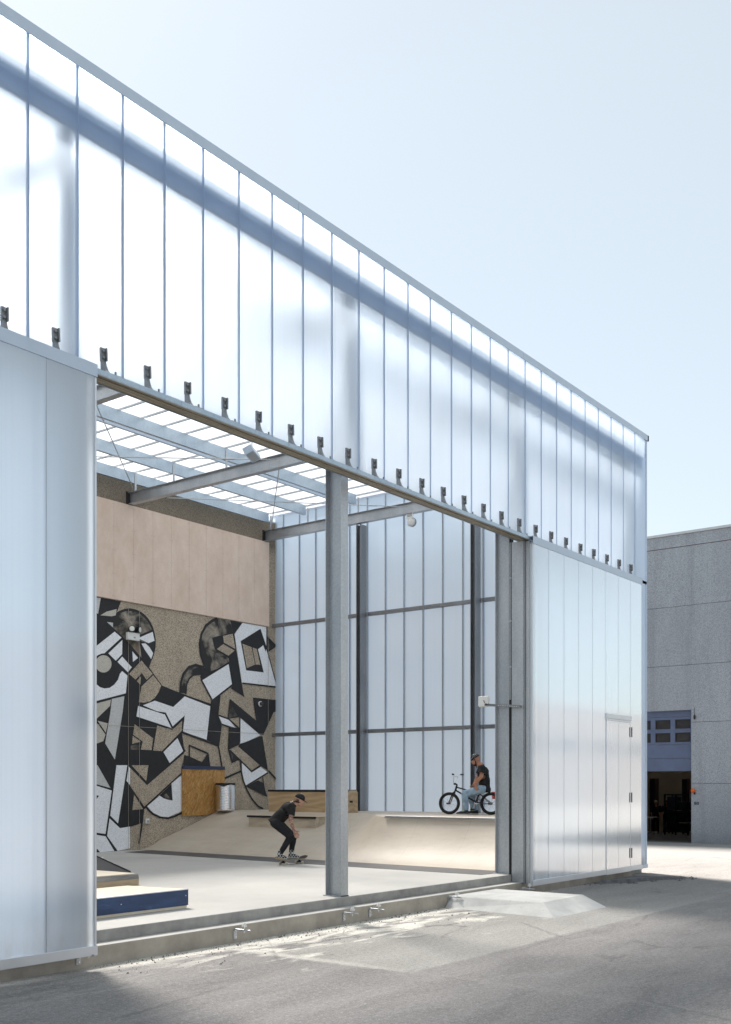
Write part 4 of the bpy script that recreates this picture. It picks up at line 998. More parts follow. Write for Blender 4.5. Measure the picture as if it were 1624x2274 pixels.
box('wall_bracket', 'black_steel', (21.80, 12.66, 1.62, 21.87, 12.72, 1.68), o)

# ------------------------------------------------------------------ grey concrete building on the right
BXX = 34.1
bgb = wthing('grey_building', 'grey exposed-aggregate concrete building with open blue sectional door at right', 'building', (BXX, 14, 0))
joints = [-0.6, 1.966, 3.975, 5.87, 7.83, 10.2]
DY0, DY1, DZ = 12.52, 17.2, 4.39
for i in range(5):
    z0, z1 = joints[i] + (.006 if i else 0), joints[i + 1] - .006
    for y0, y1 in ((7.0, DY0 - .0), (DY0, DY1), (DY1, 26), (26, 36)):
        a, b = y0 + .004, y1 - .004
        if (y0, y1) == (DY0, DY1):
            if z1 < DZ: continue
            box('wall_panel', 'agg_grey', (BXX, y0 - .004, max(z0, DZ), BXX + .28, y1 + .004, z1), bgb)
        elif y1 == DY0: box('wall_panel', 'agg_grey', (BXX, a, z0, BXX + .28, y1, z1), bgb)
        elif y0 == DY1: box('wall_panel', 'agg_grey', (BXX, y0, z0, BXX + .28, b, z1), bgb)
        else: box('wall_panel', 'agg_grey', (BXX, a, z0, BXX + .28, b, z1), bgb)
box('joint_backing', 'dark_void', (BXX + .30, 7.1, -.6, BXX + .34, DY0 - .3, 10.1), bgb); box('joint_backing', 'dark_void', (BXX + .30, DY1 + .3, -.6, BXX + .34, 36, 10.1), bgb)
box('joint_backing', 'dark_void', (BXX + .30, DY0 - .29, DZ + .2, BXX + .34, DY1 + .29, 10.1), bgb)
box('roof_flashing', 'roof_metal', (BXX - .05, 6.95, 10.2, BXX + .4, 36, 10.28), bgb)
box('stain_band', 'dark_brown', (BXX - .004, 7.0, 9.78, BXX - .001, 26, 9.80), bgb)
box('end_wall', 'agg_grey', (BXX + .285, 7.0, -.3, 66, 7.3, 10.19), bgb); box('roof_flashing', 'roof_metal', (BXX + .41, 6.95, 10.2, 66, 7.35, 10.28), bgb)
# shell of the room behind
m = MB(); xr = 64

for a_, b_, c_, d_ in ((BXX + .28, 8.3, 50.5, 24.7), (50.5, 8.3, 54.4, 18.5), (50.5, 22.5, 54.4, 24.7), (54.4, 8.3, xr, 24.7)): m.box(a_, b_, 10.1, c_, d_, 10.25); m.build('ceiling', 'grey_plastic', bgb)
box('added_rooflight', 'poly_roof', (50.5, 18.5, 10.12, 54.4, 22.5, 10.14), bgb)  # added translucent ceiling panel, lets sun in to brighten the dark room
box('side_wall', 'tan_wall', (BXX + .35, 8.2, -1.2, xr, 8.4, 10.05), bgb); box('side_wall', 'tan_wall', (BXX + .35, 24.6, -1.2, xr, 24.8, 10.05), bgb)
box('back_wall', 'tan_wall', (54.6, 8.41, -1.2, 54.8, 24.59, 10.05), bgb)
m = MB(); m.add([(BXX - .05, 8.1, -.004), (BXX + .3, 8.1, -.004), (52.5, 8.2, -.585), (xr, 8.2, -.70), (BXX - .05, 24.9, -.004), (BXX + .3, 24.9, -.004), (52.5, 24.9, -.585), (xr, 24.9, -.70)], [(0, 1, 5, 4), (1, 2, 6, 5), (2, 3, 7, 6)]); m.build('room_floor', 'floor_in', bgb)
sd = wthing('sectional_door', 'blue sectional garage door, half raised, with small windows', 'door', (BXX + .2, 14.8, 2.4))
zc = [2.372, 2.80, 3.27, 3.72, 4.18, 4.45]
for i in range(5):
    z0, z1 = zc[i] + .004, zc[i + 1] - .004
    slab_ = MB()
    if i not in (2, 3):
        slab_.box(BXX + .16, DY0 + .005, z0, BXX + .20, DY1 - .005, z1); slab_.build('door_section', 'door_blue', sd, bevel=.004); continue
    wz0, wz1 = ((3.357, 3.64), (3.797, 4.076))[i - 2]
    slab_.box(BXX + .16, DY0 + .005, z0, BXX + .20, DY1 - .005, wz0); slab_.box(BXX + .16, DY0 + .005, wz1, BXX + .20, DY1 - .005, z1)
    wy = [DY0 + .10 + .685 * k for k in range(6)]; prev = DY0 + .005
    for w_ in wy: slab_.box(BXX + .16, prev, wz0, BXX + .20, w_, wz1); prev = w_ + .49
    slab_.box(BXX + .16, prev, wz0, BXX + .20, DY1 - .005, wz1)
    s_ = slab_.build('door_section', 'door_blue', sd)
    for y0 in wy:
        f = MB(); y1 = y0 + .49
        f.box(BXX + .150, y0 - .012, wz0 - .012, BXX + .159, y1 + .012, wz0 + .02); f.box(BXX + .150, y0 - .012, wz1 - .02, BXX + .159, y1 + .012, wz1 + .012)
        f.box(BXX + .150, y0 - .012, wz0 + .021, BXX + .159, y0 + .02, wz1 - .021); f.box(BXX + .150, y1 - .02, wz0 + .021, BXX + .159, y1 + .012, wz1 - .021)
        f.build('window_frame', 'black_rubber', s_)
        box('pane', 'dark_glass', (BXX + .172, y0, wz0, BXX + .178, y1, wz1), s_)
box('bottom_seal', 'black_rubber', (BXX + .165, DY0 + .005, 2.35, BXX + .195, DY1 - .005, 2.375), sd)
# room contents
for y0, y1, z1 in ((21.83, 22.31, 2.28), (20.14, 20.54, 2.24)):
    box('dark_doorway', 'dark_void', (54.57, y0 + (y1 - y0) * .4, -.62, 54.598, y1, z1), bgb); box('door_leaf', 'dark_brown', (54.57, y0, -.62, 54.598, y0 + (y1 - y0) * .4 - .01, z1), bgb)
bc = wthing('warning_beacon', 'orange warning lamp on the grey wall beside the blue door', 'lamp', (BXX - .05, 12.44, 1.72))
MB().lathe([(.055, 0), (.07, -.03), (.07, -.09), (.04, -.12)], (BXX, 12.44, 1.73), 'X', 16).build('lamp', 'orange_plastic', bc, True)
box('bracket', 'black_steel', (BXX - .03, 12.38, 1.60, BXX - .001, 12.43, 1.67), bc)
nm = wthing('house_number', 'small dark number plate 80 on the grey wall', 'sign', (BXX - .01, 12.34, 1.31))
def fig(y, z, w, h, digit):
    m = MB(); t = .018; x0, x1 = BXX - .012, BXX - .002
    m.box(x0, y, z, x1, y + w, z + t); m.box(x0, y, z + h - t, x1, y + w, z + h)
    m.box(x0, y, z + t, x1, y + t, z + h - t); m.box(x0, y + w - t, z + t, x1, y + w, z + h - t)
    if digit == 8: m.box(x0, y + t, z + h / 2 - t / 2, x1, y + w - t, z + h / 2 + t / 2)
    m.build('digit', 'navy', nm)
fig(12.355, 1.27, .065, .09, 8); fig(12.27, 1.27, .065, .09, 0)
cb = wthing('wall_hook', 'small dark cable fitting on the grey wall above the door corner', 'fitting', (BXX - .02, 12.40, 4.14))
MB().lathe([(.01, .10), (.03, .06), (.035, 0), (.02, -.06)], (BXX - .04, 12.40, 4.12), 'Z', 10).build('fitting', 'black_steel', cb, True)
MB().tube([(BXX - .03, 12.405, 4.2), (BXX - .015, 12.41, 4.45)], .006, 6).build('cable', 'black_steel', cb)
rk = wthing('stillage', 'dark blue steel stillage in the shadow inside the open door', 'rack', (50, 18.9, -.5))
for y in (18.35, 18.95, 19.5):
    for x in (49.6, 50.6): box('post', 'machine', (x, y, -.50, x + .07, y + .07, 1.47), rk)
for z in (-.36, .05, .62, 1.42): box('rail', 'machine', (49.62, 18.35, z, 49.66, 19.57, z + .06), rk)
for z0, z1, y0, y1, mt in ((-.30, .03, 18.42, 19.5, 'machine'), (.12, .60, 18.45, 19.5, 'machine'), (.70, 1.36, 19.02, 19.45, 'machine_blue'), (.70, 1.1, 18.45, 18.9, 'machine')):
    box('crate', mt, (49.7, y0, z0, 50.5, y1, z1), rk, .02)
box('pale_shelf', 'ply_pale', (49.58, 18.40, .085, 49.61, 18.80, .125), rk)
ct = wthing('white_cart', 'pale trolley at the left edge of the open blue door', 'trolley', (50.5, 20.7, -.5))
box('tray', 'white_plastic', (50.2, 20.45, .28, 51.0, 21.0, .33), ct, .01)
for y in (20.47, 20.95): box('leg', 'white_plastic', (50.22, y, -.44, 50.26, y + .04, .28), ct)
box('base', 'white_plastic', (50.2, 20.45, -.46, 51.0, 21.0, -.41), ct)

# ------------------------------------------------------------------ pale building across the yard (seen only as a soft reflection in the doors)
ob = wthing('low_building', 'long low grey building across the yard, mirrored softly in the doors', 'building', (10, -24, 0))
box('wall', 'pale_render', (-60, -34, -.3, 190, -24, 8.7), ob)
box('roof_trim', 'roof_metal', (-60.2, -34.2, 8.7, 190.2, -23.85, 8.95), ob)
for k in range(33):
    x = -55 + 7.2 * k
    w_ = box('window', 'alu_white', (x, -24.02, 4.6, x + 3.2, -23.96, 6.2), ob); box('pane', 'window_dark', (x + .08, -23.958, 4.68, x + 3.12, -23.95, 6.12), w_)

# ------------------------------------------------------------------ figures
def cap_prim(p0, r0, p1, r1, seg=12, rings=5):
    p0, p1 = Vector(p0), Vector(p1); t = p1 - p0
    if t.length < 1e-5: t = Vector((0, 0, 1e-4))
    t.normalize(); a = t.cross(Vector((0, 0, 1)))
    if a.length < .1: a = t.cross(Vector((1, 0, 0)))
    a.normalize(); b = t.cross(a); vs = []; 
    rows = [(p0, r0, -math.pi / 2 + math.pi / 2 * i / rings) for i in range(1, rings + 1)] + [(p1, r1, math.pi / 2 * i / rings) for i in range(0, rings)]
    for c, r, ph in rows:
        for k in range(seg):
            th = 2 * math.pi * k / seg; vs.append(c + t * (r * math.sin(ph)) + (a * math.cos(th) + b * math.sin(th)) * (r * math.cos(ph)))
    n = len(rows); vs += [p0 - t * r0, p1 + t * r1]
    fs = [(i * seg + k, i * seg + (k + 1) % seg, (i + 1) * seg + (k + 1) % seg, (i + 1) * seg + k) for i in range(n - 1) for k in range(seg)]
    fs += [((k + 1) % seg, k, n * seg) for k in range(seg)] + [((n - 1) * seg + k, (n - 1) * seg + (k + 1) % seg, n * seg + 1) for k in range(seg)]
    return vs, fs
def ell_prim(c, ax, seg=16, rings=10):
    """ellipsoid with axis vectors ax = (a, b, c)"""
    c = Vector(c); A, B, C_ = (Vector(v) for v in ax); vs = []
    for i in range(1, rings):
        ph = -math.pi / 2 + math.pi * i / rings
        for k in range(seg):
            th = 2 * math.pi * k / seg; vs.append(c + A * (math.cos(ph) * math.cos(th)) + B * (math.cos(ph) * math.sin(th)) + C_ * math.sin(ph))
    n = rings - 1; vs += [c - C_, c + C_]
    fs = [(i * seg + k, i * seg + (k + 1) % seg, (i + 1) * seg + (k + 1) % seg, (i + 1) * seg + k) for i in range(n - 1) for k in range(seg)]
    fs += [((k + 1) % seg, k, n * seg) for k in range(seg)] + [((n - 1) * seg + k, (n - 1) * seg + (k + 1) % seg, n * seg + 1) for k in range(seg)]
    return vs, fs
def flesh(name, prims, voxel, mats, parent, smooth_it=4, pick=None, wrinkle=0, cut=None):
    m = MB()
    for vs, fs in prims: m.add(vs, fs)
    me = m.mesh(name + '_raw', mats)
    bm = bmesh.new(); bm.from_mesh(me); bmesh.ops.recalc_face_normals(bm, faces=bm.faces); bm.to_mesh(me); bm.free()
    o = bpy.data.objects.new(name + '_raw', me); COL.objects.link(o)
    md = o.modifiers.new('r', 'REMESH'); md.mode = 'VOXEL'; md.voxel_size = voxel
    md = o.modifiers.new('s', 'SMOOTH'); md.factor = .5; md.iterations = smooth_it
    dg = bpy.context.evaluated_depsgraph_get(); dg.update()
    me2 = bpy.data.meshes.new_from_object(o.evaluated_get(dg))
    bpy.data.objects.remove(o); bpy.data.meshes.remove(me)
    me2.name = name
    if wrinkle:
        me2.update(); nrm = [v.normal.copy() for v in me2.vertices]
        for v, nn in zip(me2.vertices, nrm):
            q = v.co * 9; q.z *= 1.7
            d = noise.noise(q) * .6 + abs(noise.noise(v.co * 17 + Vector((3, 1, 7)))) * -.6
            v.co += nn * d * wrinkle
    if cut:
        bm = bmesh.new(); bm.from_mesh(me2)
        for ct_ in cut:
            co, no = ct_[0], ct_[1]; rr = ct_[2] if len(ct_) > 2 else 9
            fs = [f for f in bm.faces if (f.calc_center_median() - co).length < rr]
            ge = set(fs); [ge.update(f.verts) for f in fs]; [ge.update(f.edges) for f in fs]
            bmesh.ops.bisect_plane(bm, geom=list(ge), plane_co=co, plane_no=no, clear_outer=True)
        bm.to_mesh(me2); bm.free()
    me2.materials.clear()
    for x in mats: me2.materials.append(MATS[x])
    for p in me2.polygons:
        p.use_smooth = True
        p.material_index = pick(p.center) if pick else 0
    return put(name, me2, parent)
def near_seg(c, a, b):
    a, b = Vector(a), Vector(b); d = b - a; t = max(0, min(1, (c - a).dot(d) / d.length_squared)); return (c - a - d * t).length
def hand_prims(w, fwd, nrm, side, curl=.5, spread=.12, s=1.0):
    """w wrist, fwd finger direction, nrm palm normal (palm faces nrm), side = direction of the thumb"""
    w, f, n_, t = Vector(w), Vector(fwd).normalized(), Vector(nrm), Vector(side)
    n_ = (n_ - f * n_.dot(f)).normalized(); t = (t - f * t.dot(f) - n_ * t.dot(n_)).normalized()
    out = [ell_prim(w + f * .048 * s, (f * .05 * s, t * .040 * s, n_ * .017 * s)), cap_prim(w - f * .02, .024 * s, w + f * .02 * s, .023 * s)]
    for i, (off, ln) in enumerate(((.030, .070), (.010, .078), (-.010, .073), (-.029, .058))):
        a = w + f * .088 * s + t * off * s; d = (f + t * (off * spread * 25 * .1)).normalized()
        d1 = (d * math.cos(curl * .5) + n_ * math.sin(curl * .5)).normalized(); d2 = (d * math.cos(curl * 1.4) + n_ * math.sin(curl * 1.4)).normalized()
        b = a + d1 * ln * .5 * s; c = b + d2 * ln * .5 * s
        out += [cap_prim(a - d * .02, .0098 * s, b, .0092 * s, 8, 3), cap_prim(b, .0092 * s, c, .0080 * s, 8, 3)]
    a = w + f * .025 * s + t * .032 * s; d = (f * .75 + t * .6 + n_ * .25).normalized(); b = a + d * .042 * s; c = b + (d + f * .5 + n_ * curl * .5).normalized() * .032 * s
    out += [cap_prim(w + f * .02, .015 * s, b, .0115 * s, 8, 3), cap_prim(b, .0112 * s, c, .0092 * s, 8, 3)]
    return out
def head_prims(c, fwd, up):
    c, f, u = Vector(c), Vector(fwd).normalized(), Vector(up); u = (u - f * u.dot(f)).normalized(); l = u.cross(f)
    P = [ell_prim(c + u * .025 - f * .012, (f * .098, l * .077, u * .092)),              # skull
         ell_prim(c - u * .035 + f * .028, (f * .066, l * .060, u * .085)),              # face
         ell_prim(c - u * .092 + f * .052, (f * .034, l * .034, u * .026)),              # chin
         cap_prim(c + f * .088 + u * .018, .010, c + f * .108 - u * .022, .0135, 8, 4),  # nose
         ell_prim(c + f * .083 + u * .026, (f * .014, l * .050, u * .012)),              # brow
         ell_prim(c + f * .088 - u * .056, (f * .011, l * .024, u * .011)),              # lips
         ell_prim(c + l * .078 - f * .008 - u * .012, (f * .020, l * .009, u * .032)), ell_prim(c - l * .078 - f * .008 - u * .012, (f * .020, l * .009, u * .032))]
    for sg in (-1, 1): P.append(ell_prim(c + f * .072 + l * sg * .040 - u * .02, (f * .022, l * .022, u * .02)))
    return P, f, u, l
def eyes(c, f, u, l, parent):
    c = Vector(c)
    for sg in (-1, 1):
        vs, fs = ell_prim(c + f * .080 + l * sg * .031 + u * .005, (f * .012, l * .013, u * .008), 10, 6)
        MB().add(vs, fs).build('eye', 'lens', parent, True)
        vs, fs = ell_prim(c + f * .0885 + l * sg * .031 + u * .005, (f * .004, l * .006, u * .006), 8, 6)
        MB().add(vs, fs).build('pupil', 'dark_hair', parent, True)
        vs, fs = ell_prim(c + f * .090 + l * sg * .032 + u * .024, (f * .006, l * .020, u * .004), 8, 6)
        MB().add(vs, fs).build('eyebrow', 'dark_hair', parent, True)
FW, RT, UP = Vector((math.cos(YAW), math.sin(YAW), 0)), Vector((math.sin(YAW), -math.cos(YAW), 0)), Vector((0, 0, 1))

def shoe(heel, toe, parent, mat, lace, z0, hi=0.0, w=.046):
    h, t = Vector(heel), Vector(toe); d = (t - h); d.z = 0; L = d.length; d.normalize(); s = Vector((-d.y, d.x, 0))
    base = h.copy(); base.z = z0
    pr = [ell_prim(base + d * .045 + UP * .055, (d * .055, s * (w * .85), UP * .055)), ell_prim(base + d * (L * .5) + UP * .045, (d * (L * .42), s * (w * .92), UP * .042)),
          ell_prim(base + d * (L - .06) + UP * .034, (d * .075, s * w, UP * .034)), cap_prim(base + d * .06 + UP * .05, .048, base + d * .06 + UP * (.10 + hi), .046)]
    sh = flesh('shoe', pr, .008, [mat], parent, 2, cut=[(base + UP * .012, Vector((0, 0, -1)))])
    m = MB(); q = []
    for k in range(20):
        th = 2 * math.pi * k / 20; cx_ = L * .5 + math.cos(th) * L * .53; wd = w * (1.05 + .12 * math.cos(th)) * math.copysign(abs(math.sin(th)) ** .7, math.sin(th))
        p = base + d * (cx_ - 0.0) + s * wd; q.append((p.x, p.y))
    m.prism(q, 2, z0, z0 + .024); m.build('sole', 'shoe_sole', sh, bevel=.004)
    for k in range(4):
        p = base + d * (.10 + .028 * k) + UP * (.098 - .010 * k + hi * (.5 - .15 * k if k < 3 else 0))
        MB().tube([p - s * .026 - UP * .012, p + UP * .004, p + s * .026 - UP * .012], .0065, 6).build('lace', lace, sh)
    return sh

# ---- the skater: u right in the picture plane, v up, w away along the view
def skater():
    k = .000824; o0 = Vector((15.69, 13.79, SLAB))
    def p(x, y, w=0.0): return o0 + RT * ((x - 760) * k) + UP * ((1962 - y) * k - w * .065) + FW * w
    t = wthing('person', 'person in black T-shirt, trousers and cap crouching on a skateboard', 'person', tuple(o0))
    hipN, hipF = p(400, 985, -.09), p(430, 975, .09); knN, knF = p(745, 1300, -.10), p(800, 1300, .14)
    anN, anF = p(500, 1715, -.14), p(745, 1690, .12)
    pel, mid, chest, neck = p(395, 925), p(545, 770), p(690, 620), p(815, 520)
    shN, shF = p(775, 585, -.17), p(760, 575, .17); elN, wrN = p(765, 945, -.23), p(850, 1195, -.20); elF, wrF = p(720, 900, .27), p(820, 1140, .22)
    hc = p(960, 430); hf = (RT * .88 + FW * .30 - UP * .33); hp, f, u, l = head_prims(hc, hf, UP * .9 + RT * .33)
    B = list(hp) + [cap_prim(p(800, 540), .060, p(930, 470), .052)]
    B += [ell_prim(pel, (RT * .11, FW * .15, UP * .10)), cap_prim(pel, .105, mid, .11), cap_prim(mid, .11, chest, .12), cap_prim(chest, .12, neck, .07)]
    for s_, e_, w_ in ((shN, elN, wrN), (shF, elF, wrF)):
        B += [cap_prim(chest, .08, s_, .062), cap_prim(s_, .056, e_, .040), cap_prim(e_, .041, w_, .026)]
    B += hand_prims(wrN, RT * .35 - UP * .9, FW * .8 + RT * .3, RT, .9) + hand_prims(wrF, RT * .5 - UP * .8, -FW, RT, .8)
    for h_, k_, a_ in ((hipN, knN, anN), (hipF, knF, anF)): B += [cap_prim(pel, .09, h_, .085), cap_prim(h_, .078, k_, .052), cap_prim(k_, .052, a_, .035)]
    def pick(c): return 1 if near_seg(c, elN + (shN - elN) * .35, wrN) < .07 else 0
    body = flesh('body', B, .0085, ['skin_pale', 'skin_tattoo'], t, 4, pick)
    eyes(hc, f, u, l, t)
    # T-shirt
    se = shN + (elN - shN) * .60; sf = shF + (elF - shF) * .60
    S = [cap_prim(p(335, 985), .135, p(420, 900), .138), ell_prim(p(355, 965), (RT * .135, FW * .165, UP * .10)), cap_prim(p(420, 900), .138, mid, .135), ell_prim(p(560, 760), (RT * .14, FW * .175, UP * .13)), cap_prim(mid, .13, chest, .135),
         ell_prim(p(690, 625), (RT * .14, FW * .19, UP * .125)), cap_prim(chest, .125, p(800, 535), .078)]
    for s_, e_ in ((shN, se), (shF, sf)): S += [cap_prim(chest, .105, s_, .082), cap_prim(s_, .080, e_, .078)]
    dN = (elN - shN).normalized(); dF = (elF - shF).normalized()
    ax = (Vector(p(300, 1010)) - Vector(p(560, 760))).normalized(); na = (Vector(p(850, 500)) - Vector(p(780, 560))).normalized()
    flesh('t_shirt', S, .010, ['shirt'], t, 3, None, .010, [(se, dN, .13), (sf, dF, .13), (p(305, 1000), ax, .3), (p(838, 508), na, .16)])
    J = [ell_prim(pel + UP * -.03, (RT * .125, FW * .155, UP * .11))]
    for h_, k_, a_, rr in ((hipN, knN, anN, .105), (hipF, knF, anF, .10)): J += [cap_prim(pel, .10, h_, rr), cap_prim(h_, rr, k_, .073), cap_prim(k_, .072, a_ + (k_ - a_) * .5, .062), cap_prim(a_ + (k_ - a_) * .5, .062, a_ + (k_ - a_) * .06, .052)]
    flesh('trousers', J, .010, ['black_jeans'], t, 3, None, .008)
    ztop = SLAB + .108
    shoe(p(425, 1830, -.14), p(665, 1840, -.15), t, 'checker_shoe', 'lace_white', ztop, .04)
    shoe(p(680, 1800, .10), p(935, 1805, .10), t, 'checker_shoe', 'lace_white', ztop, .04)
    MB().tube([p(470, 1700, -.14), p(500, 1715, -.14)], .03, 8).build('cuff', 'black_jeans', t)
    # cap and hair
    C_ = [ell_prim(hc + u * .045 - f * .012, (f * .107, l * .086, u * .088))]
    flesh('cap', C_, .008, ['cap_cloth'], t, 2, cut=[(hc + u * .022, -u - f * .10)])
    m = MB(); top, bot = [], []
    for i in range(13):
        a = -1.25 + 2.5 * i / 12; r1 = hc + u * .030 + f * (.085 * math.cos(a) ** .5 if abs(a) < 1.3 else 0) + l * (.082 * math.sin(a))
        r2 = hc + u * (.018 - .012 * math.cos(a)) + f * (.085 + .088 * math.cos(a * 1.2)) + l * (.078 * math.sin(a)); top.append(r1); bot.append(r2)
    vs = top + bot + [v - u * .005 for v in top] + [v - u * .005 for v in bot]
    m.add(vs, [(i, i + 1, i + 14, i + 13) for i in range(12)] + [(i + 26, i + 39, i + 40, i + 27) for i in range(12)] + [(i + 13, i + 14, i + 40, i + 39) for i in range(12)])
    m.build('cap_peak', 'cap_cloth', t, True)
    vs, fs = ell_prim(hc + u * .134 - f * .012, (f * .009, l * .009, u * .006), 8, 6); MB().add(vs, fs).build('cap_button', 'lace_white', t)
    H = [ell_prim(hc - f * .030 - u * .012, (f * .082, l * .081, u * .062))] + [cap_prim(hc - f * .09 + l * s_ * .03 - u * .03, .022, hc - f * .115 + l * s_ * .03 - u * .065, .012, 8, 3) for s_ in (-1.6, -.8, 0, .8, 1.6)]
    flesh('hair', H, .007, ['hair'], t, 1, cut=[(hc + f * .012, f)])
    # skateboard
    ax = Vector((1, -.10, 0)).normalized(); sd_ = Vector((ax.y, -ax.x, 0)); b0 = Vector((15.69, 13.79, SLAB))
    sk = wthing('skateboard', 'skateboard with pale wheels under the crouching person', 'skateboard', tuple(b0))
    def deck(th, mt, nm, dz):
        m = MB(); nn = 22; rows = []
        for i in range(nn + 1):
            a = -.41 + .82 * i / nn; e = max(0, abs(a) - .26); z = .098 + dz + e * .36 * (1 if abs(a) > .26 else 0)
            hw = .102 * (1 if abs(a) < .30 else math.sqrt(max(.0, 1 - ((abs(a) - .30) / .112) ** 2)) * .98 + .02)
            rows.append([b0 + ax * a + sd_ * (hw * q) + UP * (z + .008 * q * q) for q in (-1, -.5, 0, .5, 1)])
        for r_ in rows: m.v += [tuple(v) for v in r_]
        for r_ in rows: m.v += [tuple(v - UP * th) for v in r_]
        o_ = (nn + 1) * 5
        for i in range(nn):
            for j in range(4):
                m.f.append((i * 5 + j, i * 5 + j + 1, i * 5 + j + 6, i * 5 + j + 5)); m.f.append((o_ + i * 5 + j + 5, o_ + i * 5 + j + 6, o_ + i * 5 + j + 1, o_ + i * 5 + j)); m.mi += [0, 0]
            for j, q in ((0, 0), (4, 1)): m.f.append((i * 5 + j, (i + 1) * 5 + j, o_ + (i + 1) * 5 + j, o_ + i * 5 + j)); m.mi.append(0)
        return m.build(nm, mt, sk, True)
    deck(.010, 'maple', 'deck', 0); deck(.0015, 'grip_tape', 'grip_tape', .003)
    for a in (-.215, .215):
        c = b0 + ax * a
        tr_ = MB().tube([c - sd_ * .075 + UP * .030, c - sd_ * .03 + UP * .042, c + sd_ * .03 + UP * .042, c + sd_ * .075 + UP * .030], [.008, .014, .014, .008], 8).build('truck', 'black_steel', sk)
        MB().tube([c + UP * .04, c + UP * .082], [.016, .03], 8).build('baseplate', 'black_steel', tr_)
        for s_ in (-1, 1):
            w0 = c + sd_ * s_ * .068 + UP * .028; w1 = c + sd_ * s_ * .104 + UP * .028
            wh = MB().tube([w0, w0 + (w1 - w0) * .15, w0 + (w1 - w0) * .85, w1], [.022, .028, .028, .022], 16).build('wheel', 'urethane', sk, True)
            MB().tube([w1 - (w1 - w0) * .1, w1 + (w1 - w0) * .04], .011, 10).build('bearing', 'black_steel', wh)
skater()

